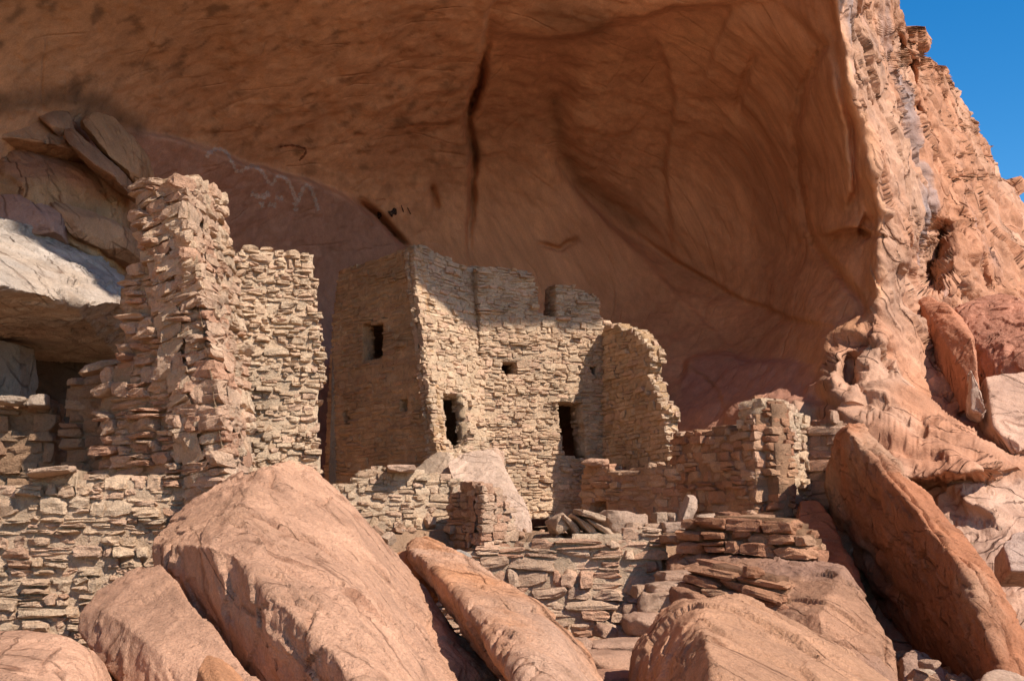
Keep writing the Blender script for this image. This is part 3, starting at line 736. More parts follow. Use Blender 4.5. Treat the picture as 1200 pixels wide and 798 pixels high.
w2, i2 = wall('wall', [CORN[0], CORN[1], (562, 420, 17.0)], [(484,288),(500,290),(519,301),(545,313),(563,314),(566,400),(569,500),(580,560),(585,610),(505,610),(512,530),(504,482),(496,429),(491,373),(486,320)],
    T=.2, clip=[((397, 318, 17.5), CORN[0], CORN[1])], course=(.045, .085), width=(.08, .22), pal=BUFF, mort=(.66, .49, .34), rec=.012, plaster=.014, seed=12, parent=house, n=3, jit=.010, rag=.02,
    holes=[[(518,462),(541,465),(547,490),(549,522),(535,527),(524,514)]], slabs=.08)
w3, i3 = wall('wall', [(560, 420, 17.0), (735, 420, 18.0)], [(560,314),(590,313),(613,316),(622,321),(629,335),(630,368),(651,371),(651,334),(663,333),(682,341),(700,348),(704,372),(722,381),(735,384),(735,560),(684,575),(684,608),(574,608),(566,500)],
    T=.45, course=(.04, .075), width=(.08, .24), pal=BUFF, mort=(.64, .47, .33), rec=.013, plaster=.010, seed=13, parent=house, n=3, jit=.010, rag=.03,
    holes=[[(586,423),(606,424),(607,440),(591,441)], [(651,470),(682,471),(685,500),(688,537),(661,534)], [(692,428),(700,428),(700,440),(693,440)]], slabs=.08)
# inner back walls and the mud roof keep the rooms dark
def box(name, c, h, mat, col, parent=None, rz=0, n=8, seed=1, amp=.02):
    t, f = template(n); R = np.array(Euler((0, 0, rz)).to_matrix()); v = (t * np.array(h)) @ R.T + np.array(c)
    v = v + np.stack([fbm(v * 3 + i * 9, 3, seed + i) for i in range(3)], -1) * amp
    return mesh(name, v, f, mat, np.array(col) * (1 + fbm(v * 2, 3, 2)[:, None] * .3), parent=parent)
def prism(name, pts, z0, z1, mat, col, parent):
    v = [(a, b_, z0) for a, b_ in pts] + [(a, b_, z1) for a, b_ in pts]; n = len(pts)
    fs = [[i, (i + 1) % n, n + (i + 1) % n, n + i] for i in range(n)]
    me = bpy.data.meshes.new(name); me.from_pydata([tuple(np.array(q) - np.array(parent.location)) for q in v], [], fs + [list(range(n))[::-1], list(range(n, 2 * n))]); me.update()
    a = me.color_attributes.new('tint', 'FLOAT_COLOR', 'POINT'); c = np.ones((len(v), 4), np.float32); c[:, :3] = col; a.data.foreach_set('color', c.ravel())
    me.materials.append(mat); o = bpy.data.objects.new(name, me); COL.objects.link(o); o.parent = parent; return o
def pxy(px, Y, py=450):
    p = P(px, py, Y); return (p[0], p[1])
zr = EYE + 3.22
fp = [pxy(402, 17.8), pxy(490, 16.35), pxy(562, 17.8), pxy(725, 18.7), pxy(715, 21.0), pxy(405, 21.0)]
prism('roof', fp, zr - .17, zr - .04, M_MASON, (.42, .29, .19), house)
for a, b_, sd in ((pxy(402, 17.8), pxy(405, 21.0), 1), (pxy(405, 21.0), pxy(715, 21.0), 2), (pxy(725, 18.7), pxy(715, 21.0), 3)):
    d = np.array(b_) - np.array(a); L_ = np.linalg.norm(d)
    box('wall', ((a[0] + b_[0]) / 2, (a[1] + b_[1]) / 2, (EYE - .3 + zr) / 2), (L_ / 2 + .1, .18, (zr - EYE + .3) / 2 - .05), M_MASON, (.40, .27, .17), house, math.atan2(d[1], d[0]), 14, sd)
def lintel(info, p0, p1, parent, n=3, r=.03, seed=1):
    (s0, z0), (s1, z1) = info['tosz']([p0, p1]); L_ = abs(s1 - s0) / 2 + .12
    for k in range(n):
        c = info['A'] + info['u'] * (s0 + s1) / 2 + info['v'] * ((z0 + z1) / 2 + r) - info['n'] * (.03 + k * .11)
        ax = info['axes']; th = np.linspace(0, 2 * math.pi, 9)[:-1]; ss = np.linspace(-L_, L_, 9)
        v = np.array([c + info['u'] * s + (info['n'] * math.cos(t) + info['v'] * math.sin(t)) * r * (1 + .12 * math.sin(s * 9 + k + t)) for s in ss for t in th])
        f = np.array([[i * 8 + j, i * 8 + (j + 1) % 8, (i + 1) * 8 + (j + 1) % 8, (i + 1) * 8 + j] for i in range(8) for j in range(8)])
        ends = np.array([[0, 1, 2, 3], [0, 3, 4, 7], [4, 5, 6, 7], [64, 65, 66, 67], [64, 67, 68, 71], [68, 69, 70, 71]])
        mesh('lintel', v, [f, ends], M_WOOD, parent=parent)
lintel(i1, (425, 379), (449, 376), house); lintel(i3, (651, 469), (682, 470), house); lintel(i2, (523, 462), (541, 465), house); lintel(i3, (586, 422), (606, 423), house)

# ------------------------------------------------------------------ the other walls of the ruin
wall('stone_wall', [(703, 450, 17.9), (783, 450, 15.7)], [(708,382),(724,381),(732,388),(746,387),(754,398),(762,410),(763,425),(758,440),(766,452),(768,468),(783,484),(778,498),(780,512),(788,560),(703,560)],
    T=.22, course=(.05, .09), width=(.12, .36), pal=BUFF * .92, mort=(.56, .37, .22), rec=.012, plaster=.012, seed=21, rag=.06, jit=.008,
    label='broken side wall with ragged sunlit right edge, stepping down beside the right-hand doorway')
wall('stone_wall', [(680, 570, 16.9), (800, 570, 15.0)], [(683,548),(694,543),(708,546),(716,552),(735,551),(757,546),(800,545),(802,612),(680,612)],
    T=.35, course=(.07, .13), width=(.16, .42), pal=PINK * .92, mort=(.54, .34, .22), rec=.008, plaster=.014, seed=22, label='low plastered pink wall with a small square vent hole near its foot, below the right doorway',
    holes=[[(690,587),(710,587),(711,603),(691,603)]])
wall('stone_wall', [(788, 560, 15.2), (884, 560, 13.5)], [(786,520),(792,508),(800,511),(812,505),(833,504),(838,498),(852,500),(856,506),(868,505),(872,490),(884,486),(884,612),(786,612)],
    T=.4, course=(.07, .14), width=(.12, .34), pal=np.concatenate([PINK, RED]), mort=(.48, .28, .17), rec=.02, plaster=.014, seed=23, jit=.02, label='shaded rough wall of mixed brown stones joining the low vented wall to the tall stub on the right')
stub = empty('wall_stub', P(910, 605, 13.6), 'tall narrow wall corner with bright pale right face and stacked red stones on its left', 'stone wall')
wall('wall_face', [(872, 540, 13.9), (903, 540, 13.45)], [(874,473),(884,468),(900,468),(904,500),(906,540),(912,575),(914,606),(876,608),(880,540)],
    T=.3, course=(.08, .12), width=(.16, .34), pal=RED, mort=(.40, .24, .15), seed=24, parent=stub, jit=.03, rag=.04, gap=.02)
wall('wall_face', [(901, 540, 13.45), (960, 540, 14.4)], [(899,470),(930,476),(946,488),(950,500),(956,520),(962,566),(948,592),(930,614),(912,608),(908,560),(902,500)],
    T=.4, course=(.07, .14), width=(.10, .22), pal=BUFF, mort=(.64, .48, .35), rec=.024, plaster=.010, seed=25, parent=stub, jit=.02, rag=.04)
wall('stone_wall', [(944, 540, 14.2), (992, 540, 13.9)], [(948,505),(962,496),(975,492),(990,503),(990,540),(980,575),(960,605),(945,605)],
    T=.4, course=(.10, .17), width=(.2, .42), pal=PINK, mort=(.44, .28, .19), seed=26, jit=.03, label='short stack of flat stones between the pale wall corner and the leaning slab')
# walls at the left, behind and beside the tower
wall('stone_wall', [(278, 400, 11.4), (372, 400, 11.7)], [(278,296),(290,293),(323,293),(350,297),(366,301),(368,335),(370,362),(374,392),(380,415),(378,430),(382,442),(372,462),(370,497),(374,540),(378,600),(284,600)],
    T=.5, course=(.04, .07), width=(.06, .18), pal=BUFF, mort=(.66, .50, .36), rec=.016, plaster=.012, seed=31, jit=.016, rag=.06, slabs=.12, label='narrow pale wall of thin courses standing right behind the tall tower fragment')
TC = [(213, 210, 9.15), (266, 540, 8.85)]
tower = empty('ruined_tower', P(210, 575, 9.2), 'tall crumbling tower fragment with broken left side, highest masonry at the left', 'ruin')
wall('wall_face', [(150, 300, 9.58), TC[0], TC[1]], [(154,218),(170,213),(190,211),(214,209),(216,240),(221,271),(226,310),(232,340),(243,370),(250,420),(258,463),(265,520),(268,600),(96,600),(94,575),(110,552),(122,520),(124,502),(112,490),(114,463),(122,434),(144,424),(143,395),(139,370),(137,348),(141,322),(160,309),(164,292),(158,275),(155,250)],
    T=.5, clip=[(TC[0], TC[1], (298, 500, 9.95))], course=(.06, .12), width=(.12, .32), pal=PINK, mort=(.50, .34, .22), rec=.035, plaster=.022, seed=32, parent=tower, n=6, jit=.034, rag=.06, slabs=.14, gap=.012, rough=.2)
wall('wall_face', [TC[0], TC[1], (298, 500, 9.95)], [(213,210),(230,208),(248,212),(262,228),(266,250),(271,275),(282,324),(286,380),(289,440),(297,500),(304,600),(268,600),(265,520),(258,463),(250,420),(243,370),(232,340),(226,310),(221,271),(216,240)],
    T=.5, clip=[((150, 300, 9.58), TC[0], TC[1])], course=(.07, .14), width=(.12, .30), pal=np.concatenate([BUFF, PINK[:3]]), mort=(.62, .45, .32), rec=.032, plaster=.012, seed=33, parent=tower, n=5, jit=.02, rag=.04, gap=.014, rough=.18)
wall('stone_wall', [(0, 640, 9.0), (300, 640, 9.25)], [(-280,574),(-20,572),(34,571),(37,560),(60,556),(84,551),(90,566),(110,562),(150,560),(320,556),(330,760),(-280,760)],
    T=.5, course=(.045, .12), width=(.07, .24), pal=np.concatenate([BUFF, PINK[:3]]), mort=(.62, .46, .33), rec=.024, plaster=.016, seed=34, n=5, jit=.022, rag=.05, gap=.016, rough=.2, label='long low rubble wall at the far left running behind the biggest boulder')
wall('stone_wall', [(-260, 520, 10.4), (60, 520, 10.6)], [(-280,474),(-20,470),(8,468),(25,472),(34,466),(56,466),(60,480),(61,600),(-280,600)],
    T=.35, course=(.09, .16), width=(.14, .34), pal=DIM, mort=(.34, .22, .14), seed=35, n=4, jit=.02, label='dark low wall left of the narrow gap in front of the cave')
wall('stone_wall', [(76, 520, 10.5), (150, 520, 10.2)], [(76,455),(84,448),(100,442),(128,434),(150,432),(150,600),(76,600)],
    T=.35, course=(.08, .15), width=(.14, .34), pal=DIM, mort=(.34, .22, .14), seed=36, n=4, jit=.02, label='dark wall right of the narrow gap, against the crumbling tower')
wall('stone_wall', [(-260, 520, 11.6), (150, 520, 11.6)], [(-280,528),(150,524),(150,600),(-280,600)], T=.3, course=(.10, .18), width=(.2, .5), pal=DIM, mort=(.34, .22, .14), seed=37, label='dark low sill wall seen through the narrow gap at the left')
# middle
wall('stone_wall', [(384, 600, 12.4), (548, 600, 12.8)], [(376,568),(386,565),(400,570),(414,572),(418,558),(424,553),(444,547),(474,549),(500,553),(540,560),(546,568),(548,668),(376,668)],
    T=.45, course=(.045, .095), width=(.07, .22), pal=BUFF, mort=(.68, .52, .38), rec=.016, plaster=.012, seed=41, n=3, jit=.018, rag=.03, label='low pale parapet wall below the shaded side of the house')
st2 = empty('wall_stub', P(566, 642, 11.7), 'short stub of wall with shaded left side casting a shadow on the pale parapet', 'stone wall')
wall('wall_face', [(524, 600, 12.45), (567, 600, 11.6)], [(525,580),(545,572),(566,568),(567,650),(526,650)], T=.3, course=(.05, .09), width=(.1, .26), pal=PINK, mort=(.52, .34, .23), seed=42, parent=st2, jit=.014, rag=.02, plaster=.01, rec=.02, clip=[((566, 600, 11.6), (566, 570, 11.6), (609, 600, 12.1))])
wall('wall_face', [(566, 600, 11.6), (609, 600, 12.1)], [(565,568),(577,573),(590,584),(597,592),(606,607),(609,650),(566,650)], T=.3, clip=[((524, 600, 12.45), (566, 570, 11.6), (566, 600, 11.6))], course=(.06, .11), width=(.08, .18), pal=PINK, mort=(.62, .46, .33), seed=43, parent=st2, n=4, jit=.02, rag=.03)
wall('stone_wall', [(500, 690, 11.55), (780, 690, 11.35)], [(490,660),(553,648),(600,641),(652,629),(707,626),(775,619),(780,640),(776,665),(762,690),(745,715),(738,790),(490,790)],
    T=.5, course=(.07, .13), width=(.12, .36), pal=PINK * 1.04, mort=(.62, .46, .33), rec=.030, plaster=.008, seed=44, n=5, jit=.018, rag=.04, gap=.018, label='coursed retaining wall of larger pinkish blocks above the steps in the middle', rough=.17)
wall('stone_wall', [(798, 630, 10.95), (943, 630, 10.15)], [(798,618),(808,612),(823,607),(850,606),(875,604),(902,606),(924,614),(936,628),(944,642),(939,656),(905,652),(853,645),(798,642)],
    T=.5, course=(.08, .14), width=(.14, .36), pal=RED, mort=(.30, .17, .10), rec=.08, plaster=.01, seed=45, n=5, jit=.03, rag=.06, gap=.012, tilt=-.04, label='dry-stacked wall of flat red stones at the foot of the pale wall corner', slabs=.2)
wall('stone_wall', [(796, 690, 9.7), (922, 690, 9.1)], [(806,664),(830,664),(849,667),(880,672),(905,678),(913,693),(924,716),(915,726),(894,714),(850,712),(800,712),(798,690)],
    T=.4, course=(.065, .10), width=(.24, .46), pal=RED, mort=(.28, .15, .09), rec=.08, plaster=.01, seed=46, n=5, jit=.03, rag=.06, gap=.010, tilt=-.17, label='small dry-stacked wall of tilted flat red slabs behind the round foreground boulder', slabs=.2)

# ------------------------------------------------------------------ boulders
PK = (.60, .325, .20); OR = (.60, .27, .13); RD = (.50, .20, .10)
rock('boulder', 'largest pale pink boulder filling the lower left, below the tower', [
    ([(198,586,7.9),(222,564,8.1),(268,541,8.5),(323,536,8.8),(364,550,8.9),(402,583,8.7),(444,637,8.5),(483,678,8.5),
      (240,611,6.9),(278,648,6.5),(340,705,6.0),(400,765,5.5),(455,840,5.0),(500,800,6.1),(462,735,6.9),
      (168,643,7.7),(246,748,7.0),(300,800,6.5),(340,860,6.0),(575,790,8.0),(610,860,7.6)], (.2, 1.3, -.9))],
    PK, voxel=.026, smooth=1, chops=20, chop=.38, big=.05, fine=.035, crack=.05, dip=(.70, -.45, -.55), k=7, seed=3, col2=(.55, .30, .18), layer=.02, lth=.16, ln=(-.35, -.6, .7))
rock('boulder', 'flat-faced pale boulder leaning against the left flank of the largest boulder', [
    ([(113,690,7.0),(165,645,7.3),(176,646,7.2),(248,746,6.0),(300,802,5.5),(340,860,5.2),(86,731,6.6),(100,745,6.3),(150,790,5.9),(200,860,5.4)], (-.1, 1.0, -.5))],
    PK, voxel=.03, smooth=3, chops=20, chop=.6, big=.03, fine=.025, crack=.03, seed=5, dip=(.5, -.3, -.7))
rock('boulder', 'small orange pointed rock at the bottom edge before the largest boulder', [
    ([(222,830,4.7),(227,770,4.75),(240,761,4.8),(268,775,4.85),(292,800,4.8),(310,840,4.7),(255,800,4.55)], (.05, .4, -.3))], OR, voxel=.02, smooth=2, big=.02, fine=.02, crack=.015, seed=7)
rock('boulder', 'rounded pale boulder in the bottom left corner', [
    ([(-260,750,6.2),(0,743,6.2),(50,740,6.2),(85,741,6.1),(100,757,5.9),(108,790,5.6),(112,840,5.4),(-260,800,5.2),(50,800,5.2),(85,775,5.6)], (0, .9, -.5))], PK, voxel=.028, smooth=3, big=.03, fine=.02, crack=.015, seed=8)
rock('boulder', 'low rounded rock at the very bottom left edge', [
    ([(-40,800,4.8),(0,788,4.9),(20,783,4.9),(45,790,4.8),(60,810,4.7),(20,840,4.5)], (0, .4, -.3))], PK, voxel=.02, smooth=3, big=.02, fine=.01, crack=.01, seed=9)
rock('boulder', 'long orange slab propped beside the largest boulder, in front of the retaining wall', [
    ([(474,640,9.2),(490,636,9.4),(508,639,9.4),(530,651,9.2),(560,670,8.3),(598,695,7.8),(632,715,7.4),(648,731,7.2),(664,757,6.9),(683,797,6.5),(705,850,6.1),
      (500,658,8.3),(530,690,7.6),(576,725,6.9),(613,769,6.3),(640,805,5.9),(660,850,5.5),(512,684,8.4),(553,728,7.8),(590,772,7.2),(612,820,6.7)], (.25, .35, -.25))],
    OR, voxel=.026, smooth=2, chops=16, chop=.5, big=.045, fine=.035, crack=.05, dip=(.62, -.5, -.6), k=7, seed=12, layer=.05, lth=.09, ln=(-.2, -.5, .8), col2=(.58, .33, .21))
rock('boulder', 'small red rock wedged between the largest boulder and the propped slab', [
    ([(458,652,9.2),(470,645,9.3),(490,645,9.2),(498,664,9.0),(500,682,8.9),(480,678,8.9)], (.05, .5, -.2))], OR, voxel=.02, smooth=3, big=.02, fine=.02, crack=.01, seed=13)
rock('boulder', 'rounded grey rock on the parapet foot behind the propped slab', [
    ([(522,652,11.0),(530,644,11.1),(546,643,11.1),(554,650,11.0),(553,662,10.9),(526,662,10.9)], (0, .3, -.1))], (.45, .37, .30), voxel=.02, smooth=3, big=.01, fine=.01, crack=.005, seed=14)
rock('boulder', 'round-topped boulder in the bottom foreground right of the steps', [
    ([(768,722,7.8),(775,712,7.9),(791,706,7.8),(812,713,7.2),(828,709,7.2),(866,701,7.5),(913,719,7.6),(950,738,7.4),(988,757,7.2),(1041,797,6.9),(1080,840,6.6),
      (739,790,7.5),(742,766,7.6),(735,850,7.3),(823,738,6.5),(833,770,6.0),(842,850,5.4),(900,850,5.3)], (.1, .9, -.6))],
    (.60, .31, .175), voxel=.027, smooth=4, big=.04, fine=.02, crack=.018, dip=(.7, -.3, -.5), seed=15)
rock('boulder', 'weathered brown boulder with a dark crusted face, left of the leaning slab', [
    ([(780,640,11.4),(800,645,11.2),(856,650,10.9),(930,655,10.6),(969,660,10.2),(999,667,9.9),(1012,690,9.5),(1016,702,9.3),(1044,731,8.8),(1050,761,8.5),(1060,800,8.2),(1070,860,7.9),
      (790,690,10.4),(850,664,10.4),(920,664,9.9),(985,672,9.3),(960,720,8.7),(900,760,9.0),(970,800,8.1),(800,860,9.0)], (.1, .8, -.5))],
    (.46, .235, .135), voxel=.033, smooth=3, big=.05, fine=.05, crack=.03, k=2, flake=.3, seed=16, col2=(.37, .20, .13))
rock('boulder', 'pink sloping rock wedge between the red dry-stacked wall and the dark gap', [
    ([(925,615,12.2),(936,614,12.4),(958,650,11.6),(972,662,11.0),(940,664,10.8),(935,640,11.2)], (.1, .8, -.4))], PK, voxel=.03, smooth=2, big=.02, fine=.03, crack=.015, seed=17)
rock('boulder', 'dark rounded rock in the gap under the leaning slab', [
    ([(940,585,13.4),(965,590,13.2),(985,635,12.4),(1005,665,11.8),(1015,700,11.2),(960,660,12.0),(935,620,12.8)], (.1, .8, -.4))], RD, voxel=.04, smooth=3, big=.03, fine=.03, crack=.015, seed=18)
rock('boulder', 'huge leaning red slab with sunlit upper edge at the right', [
    ([(988,500,12.66),(1000,512,12.32),(1024,545,11.65),(1046,570,11.13),(1086,612,10.30),(1136,677,9.39),(1166,737,8.91),(1190,800,8.59),(1210,850,8.31),(972,545,13.80),(966,590,14.28),(1000,660,13.49),(1050,742,12.28),(1092,772,11.36),(1130,796,10.67),(1180,850,9.91)], (.32, .35, .06)),
    ([(1128,690,9.45),(1140,694,9.2),(1160,745,8.8),(1184,800,8.4),(1205,860,8.1),(1168,815,8.9),(1138,750,9.35)], (.25, .3, .0))],
    (.44, .175, .085), voxel=.033, smooth=1, big=.045, fine=.04, crack=.06, dip=(.03, -.9, -.43), k=8, seed=19, layer=.02, lth=.13, chops=10, chop=.5, ln=(.2, -.3, .9), col2=(.50, .27, .16))
rock('boulder', 'pale fluted boulder below the narrow front doorway of the house', [
    ([(521,545,14.6),(528,535,14.8),(540,529,15.0),(556,533,14.9),(575,528,15.1),(584,533,15.0),(592,548,14.6),(607,575,13.9),(622,605,13.2),(624,632,12.9),(600,650,12.9),(560,600,13.6),(530,570,14.0)], (0, 1.0, -.4))],
    (.68, .46, .33), voxel=.035, smooth=2, big=.02, fine=.03, crack=.022, dip=(.2, -.35, -.9), k=7, seed=20)
rock('boulder', 'small upright tan block wedged beside the narrow front doorway', [
    ([(561,538,15.6),(563,530,15.7),(580,524,15.7),(590,528,15.8),(591,548,15.6),(582,545,15.3)], (0, .4, -.1))], (.60, .38, .26), voxel=.03, smooth=2, big=.01, fine=.015, crack=.01, seed=22)
rock('boulder', 'low rock supporting the house corner over the shaded side', [
    ([(478,560,15.2),(500,538,15.4),(516,528,15.4),(530,532,15.2),(534,560,14.8),(530,620,14.6),(470,620,14.8)], (0, .8, -.2))], (.55, .38, .26), voxel=.04, smooth=2, big=.02, fine=.02, crack=.015, seed=23)
# upper left rocks in the alcove
GB = (.46, .255, .125)
rock('boulder', 'broad brown boulder in shade above the sunlit slab at the upper left', [
    ([(-260,165,13.30),(0,160,13.50),(60,166,13.70),(100,178,13.90),(140,200,14.00),(157,235,14.10),(158,300,13.90),(140,350,13.50),(-260,270,12.90),(0,260,12.90),(60,230,12.90),(100,280,12.90)], (-.2, 1.5, .1))],
    GB, voxel=.05, smooth=4, big=.08, fine=.04, crack=.03, seed=24, col2=(.46, .22, .12))
rock('boulder', 'rounded orange ledge rock under the broad brown boulder', [
    ([(52,228,13.00),(70,240,12.90),(110,252,13.00),(145,262,13.20),(152,285,13.20),(120,290,13.00),(80,272,12.80)], (0, .8, -.1))], (.52, .28, .15), voxel=.035, smooth=5, big=.03, fine=.01, crack=.01, seed=25)
rock('boulder', 'smooth pinkish shaded rock above the sunlit slab at the left edge', [
    ([(-260,230,12.90),(0,232,12.90),(40,228,12.90),(72,250,12.80),(66,275,12.60),(0,262,12.60),(-260,250,12.60)], (0, .8, -.1))], (.44, .25, .18), voxel=.04, smooth=5, big=.03, fine=.01, crack=.01, seed=26)
rock('boulder', 'thin layered ledge rock lying on the broad brown boulder at the left edge', [
    ([(-260,130,13.40),(0,126,13.50),(36,130,13.60),(70,148,13.70),(90,166,13.60),(100,180,13.50),(60,172,13.20),(0,162,13.00),(-260,165,12.80)], (0, 1.2, .1))], (.42, .225, .12), voxel=.045, smooth=2, big=.04, fine=.03, crack=.03, seed=27, layer=.05, lth=.2, ln=(.2, 0, 1))
rock('boulder', 'small dome-shaped rock at the back of the upper left ledge', [
    ([(38,132,13.5),(50,116,13.8),(66,115,13.9),(80,130,13.8),(82,148,13.5),(60,150,13.2)], (0, .8, -.1))], (.42, .22, .12), voxel=.04, smooth=4, big=.03, fine=.02, crack=.01, seed=28)
rock('boulder', 'tilted wedge-shaped block at the right end of the upper left ledge', [
    ([(88,140,13.60),(101,130,13.80),(130,134,14.00),(150,154,14.00),(163,180,13.90),(158,196,13.60),(145,199,13.40),(112,168,13.30)], (0, .9, -.1))], (.50, .265, .13), voxel=.04, smooth=2, big=.03, fine=.02, crack=.02, seed=29)
rock('boulder', 'thin split slab lying under the tilted wedge-shaped block', [
    ([(68,150,13.40),(85,152,13.30),(120,182,13.20),(144,200,13.20),(143,212,13.00),(110,192,12.90),(80,168,12.90)], (0, .9, -.1))], (.38, .20, .11), voxel=.035, smooth=1, big=.02, fine=.02, crack=.03, seed=30, layer=.04, lth=.09, ln=(.4, 0, 1))
rock('boulder', 'thick sunlit pale slab roofing the dark cave at the left', [
    ([(-280,245,12.6),(0,258,12.7),(40,272,12.7),(94,300,12.5),(130,324,12.2),(142,348,11.8),(143,366,11.4),(120,368,11.1),(94,352,10.9),(38,343,10.6),(0,333,10.5),(-280,320,10.5),(-280,410,13.4),(0,402,13.4),(60,412,13.5),(140,430,13.6),(146,400,12.8)], (0, 2.6, .1))],
    (.50, .37, .27), voxel=.035, smooth=3, big=.06, fine=.05, crack=.03, seed=31, dip=(.9, 0, -.3), col2=(.50, .40, .32))
rock('boulder', 'added rock closing the cave under the slab, coloured dark for its shade', [
    ([(-280,380,13.4),(160,380,13.4),(165,560,13.2),(-280,560,13.2)], (0, 1.0, .0))], (.16, .11, .08), voxel=.06, smooth=3, big=.06, fine=.04, crack=.03, seed=44)  # added to close the cave; the dark colour stands in for shade
rock('boulder', 'upright grey stone pillar holding up the slab at the far left edge', [
    ([(-30,395,12.2),(22,398,12.2),(25,440,12.2),(25,530,12.2),(-30,530,12.2),(0,460,12.0)], (0, .5, 0))], (.34, .27, .22), voxel=.04, smooth=4, big=.03, fine=.02, crack=.01, seed=32)
# right of the alcove
rock('boulder', 'long dark red block leaning below the hollow in the outer cliff', [
    ([(1077,352,18.3),(1090,347,18.2),(1110,358,17.6),(1140,385,16.8),(1140,400,16.2),(1150,470,15.2),(1155,482,15.1),(1120,445,16.8),(1090,400,17.9),(1078,370,18.3)], (.1, 1.2, 0))], (.48, .20, .11), voxel=.045, smooth=1, big=.05, fine=.02, crack=.02, flake=.5, seed=33, mat=M_CLIFF_BLOCK)
rock('boulder', 'large red block with flat top under the right skyline', [
    ([(1120,362,18.6),(1150,350,18.6),(1185,342,18.4),(1220,360,17.4),(1220,440,16.0),(1180,445,16.6),(1140,440,17.6),(1138,395,17.8)], (.3, 1.6, -.1))], (.48, .21, .13), voxel=.05, smooth=1, big=.07, fine=.03, crack=.03, flake=.5, seed=34, mat=M_CLIFF_BLOCK)
rock('boulder', 'pale upright wedge between the red blocks and the ribbed ledge', [
    ([(1137,430,15.6),(1146,445,15.4),(1156,480,15.1),(1152,485,15.1),(1138,478,15.3)], (.1, .4, -.1))], (.56, .37, .27), voxel=.04, smooth=1, big=.02, fine=.02, crack=.02, seed=35, mat=M_CLIFF_BLOCK)
rock('boulder', 'rough reddish block at the right edge above the ribbed ledge', [
    ([(1155,440,15.8),(1180,445,15.8),(1230,430,16.0),(1230,510,14.8),(1190,530,14.6),(1165,500,15.0)], (.2, .9, -.1))], (.54, .32, .22), voxel=.05, smooth=1, big=.06, fine=.03, crack=.03, flake=.5, seed=36, mat=M_CLIFF_BLOCK)
rock('boulder', 'rounded rock on the pale ledge at the right edge', [
    ([(1178,640,10.9),(1190,622,11.1),(1215,618,11.2),(1240,640,11.0),(1230,670,10.6),(1185,668,10.6)], (.1, .6, -.2))], (.55, .36, .27), voxel=.03, smooth=3, big=.03, fine=.03, crack=.02, seed=37)
rock('boulder', 'jagged small rock in the bottom right corner', [
    ([(1150,800,6.6),(1158,790,6.7),(1180,783,6.8),(1205,792,6.7),(1215,830,6.4),(1160,840,6.3)], (.05, .4, -.2))], (.58, .36, .24), voxel=.022, smooth=1, big=.02, fine=.02, crack=.02, seed=38)
rock('boulder', 'low pink rock lying left of the dark gap beside the brown boulder foot', [
    ([(1056,770,9.4),(1072,762,9.6),(1100,775,9.4),(1120,800,9.0),(1100,840,8.6),(1060,830,8.8)], (.05, .5, -.2))], (.45, .27, .19), voxel=.03, smooth=2, big=.03, fine=.04, crack=.02, seed=39)

# ------------------------------------------------------------------ steps and loose stones
def stone_at(name, px, py, Y, wpx, hpx, dep, label, cat='stone', rz=0, ry=0, rx=0, col=(.54, .37, .26), seed=1, group=None, **k):
    m = Y / F; return slab_stone(name, P(px, py, Y), (wpx * m / 2, dep / 2, hpx * m / 2), rz, rx, ry, col, seed, label=label, cat=cat, group=group, **k)
PKs = (.56, .36, .26)
SG = 'rough stone steps'
stone_at('stone_step', 708, 798, 8.2, 74, 18, .5, 'lowest stone step at the bottom edge beside the propped slab', 'step', .05, col=(.50, .28, .19), seed=51, group=SG)
stone_at('stone_step', 706, 777, 8.7, 76, 24, .5, 'long second step block, just above the bottom edge', 'step', -.05, col=(.54, .33, .23), seed=52, group=SG)
stone_at('stone_step', 722, 756, 9.1, 62, 12, .4, 'thin flat slab lying on the long second step', 'step', .1, -.06, col=PKs, seed=53, group=SG)
stone_at('stone_step', 756, 731, 9.4, 44, 22, .45, 'square step block touching the left top of the round foreground boulder', 'step', .1, col=PKs, seed=54, group=SG)
stone_at('stone_step', 775, 708, 9.8, 50, 24, .45, 'pale step block in the middle of the flight', 'step', -.1, col=(.58, .40, .29), seed=55, group=SG)
stone_at('stone_step', 783, 690, 10.2, 48, 16, .45, 'flat grey step near the top of the flight', 'step', .05, -.05, col=(.52, .36, .27), seed=56, group=SG)
stone_at('stone_step', 795, 676, 10.5, 44, 14, .45, 'topmost step beside the small tilted-slab wall', 'step', .1, -.05, col=(.56, .37, .27), seed=57, group=SG)
stone_at('stone', 676, 760, 9.0, 26, 22, .25, 'pink block at the foot of the retaining wall, left of the steps', rz=.3, col=PKs, seed=58)
stone_at('stone', 709, 740, 9.7, 20, 14, .2, 'small wedge stone in the shadow at the foot of the retaining wall', rz=.4, ry=.3, col=PKs, seed=59)
stone_at('stone', 742, 717, 10.0, 22, 16, .25, 'shaded stone between the retaining wall and the middle steps', rz=-.2, col=(.46, .30, .21), seed=60)
stone_at('stone', 752, 693, 10.4, 20, 14, .25, 'flat shaded stone at the right end of the retaining wall', rz=.2, col=(.50, .33, .23), seed=61)
stone_at('stone', 806, 700, 9.5, 30, 20, .3, 'brown stone under the left end of the small tilted-slab wall', rz=.3, ry=.2, col=(.46, .25, .16), seed=62)
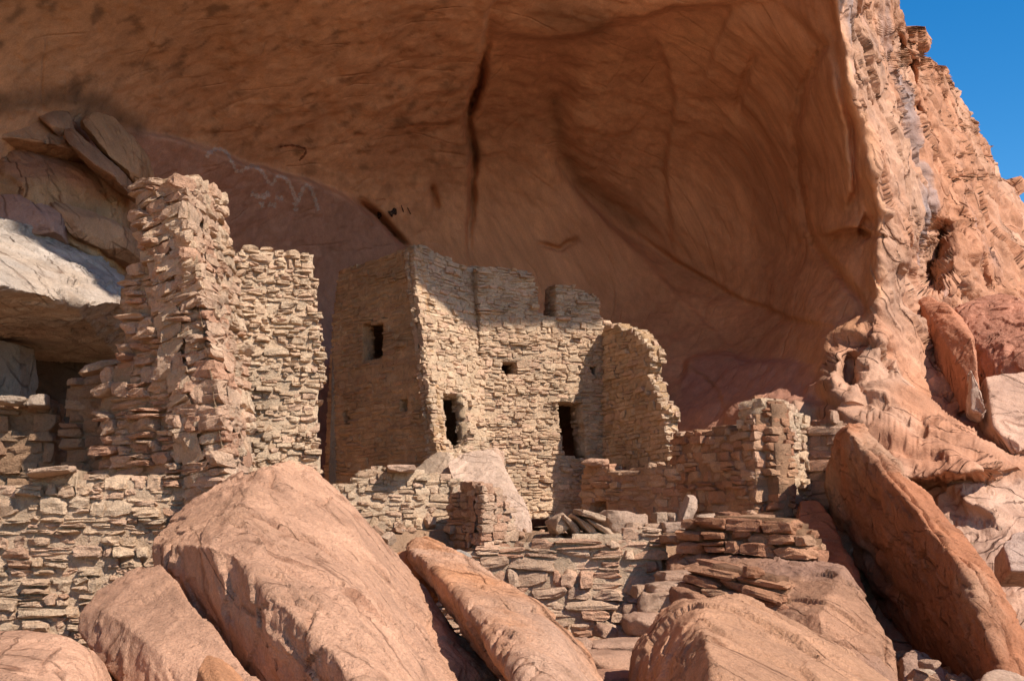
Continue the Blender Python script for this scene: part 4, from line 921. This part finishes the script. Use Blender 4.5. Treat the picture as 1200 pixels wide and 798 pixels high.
# rubble on the terrace
G2 = 'fallen slabs on the terrace'
stone_at('stone', 725, 614, 12.0, 54, 26, .5, 'large angular grey-pink stone on the terrace between the house foot and the red dry wall', rz=.3, ry=.12, col=(.52, .37, .28), seed=63, cuts=10)
for i, (x, y, w, h, a, nm) in enumerate(((655, 613, 22, 17, -.5, 'short wedge slab leaning leftmost of the fallen slabs at the house foot'), (668, 617, 34, 7, .85, 'thin steep slab, second of the fallen slabs from the house foot'),
        (684, 616, 36, 8, .8, 'thin dark-edged slab in the middle of the fallen slabs'), (700, 618, 38, 6, .62, 'lowest-lying thin slab next to the large angular stone'), (690, 604, 30, 7, .3, 'slab lying flat behind the leaning thin slabs'))):
    stone_at('fallen_slab', x, y, 11.9 - .05 * i, w, h, .4, nm, 'stone slab', .2, a, col=(.55, .40, .29), seed=70 + i, group=G2, rough=.08)
stone_at('stone', 807, 599, 12.6, 15, 34, .16, 'tall upright standing stone leaning right, in front of the rough shaded wall', rz=.3, ry=.35, col=(.56, .41, .32), seed=76, cuts=5)
stone_at('stone', 754, 613, 12.0, 11, 20, .13, 'small pointed pale stone standing right of the large angular stone', rz=.2, ry=-.1, col=(.54, .38, .28), seed=77)
stone_at('stone', 774, 607, 12.8, 16, 13, .2, 'small rounded stone behind the pointed pale stone', rz=.2, col=(.54, .40, .30), seed=78)
stone_at('stone', 789, 606, 12.7, 9, 10, .12, 'tiny stone left of the upright standing stone', rz=.6, col=(.54, .40, .30), seed=79)
stone_at('stone', 825, 609, 12.3, 26, 12, .3, 'flat stone right of the upright standing stone', rz=-.2, ry=-.1, col=(.55, .40, .30), seed=80)
stone_at('stone', 793, 618, 11.7, 38, 12, .35, 'low shaded flat stone at the left end of the red dry wall', rz=.1, col=(.48, .34, .26), seed=81)
stone_at('stone', 788, 632, 11.2, 24, 10, .3, 'thin stone tucked under the right end of the retaining wall top', rz=.1, col=(.50, .30, .2), seed=82)
stone_at('stone', 120, 430, 10.1, 50, 9, .3, 'thin flat slab jutting left from the tower at cave level', rz=.2, ry=-.3, col=(.52, .38, .28), seed=83)
stone_at('stone', 46, 471, 10.5, 22, 15, .25, 'rounded pale stone on top of the dark wall left of the gap', rz=.2, col=(.52, .42, .34), seed=184)
stone_at('stone', 14, 470, 10.4, 28, 10, .25, 'flat pale stone on the dark wall at the left edge', rz=.2, col=(.50, .40, .32), seed=85)
stone_at('stone', 62, 553, 9.0, 46, 9, .35, 'thin flat pale slab capping the long low wall at the left', rz=.1, ry=-.13, col=(.58, .41, .30), seed=86)
stone_at('stone', 697, 542, 16.5, 26, 9, .3, 'flat pink capstone at the left end of the vented wall', rz=-.6, col=(.56, .36, .26), seed=87)
stone_at('stone', 470, 549, 12.5, 32, 8, .3, 'flat pink capstone on the pale parapet wall', rz=.1, col=(.58, .40, .30), seed=88)
stone_at('stone', 1090, 778, 9.0, 16, 9, .14, 'small pebble-like stone in the dark gap under the leaning slab', rz=.4, col=(.5, .33, .24), seed=89)
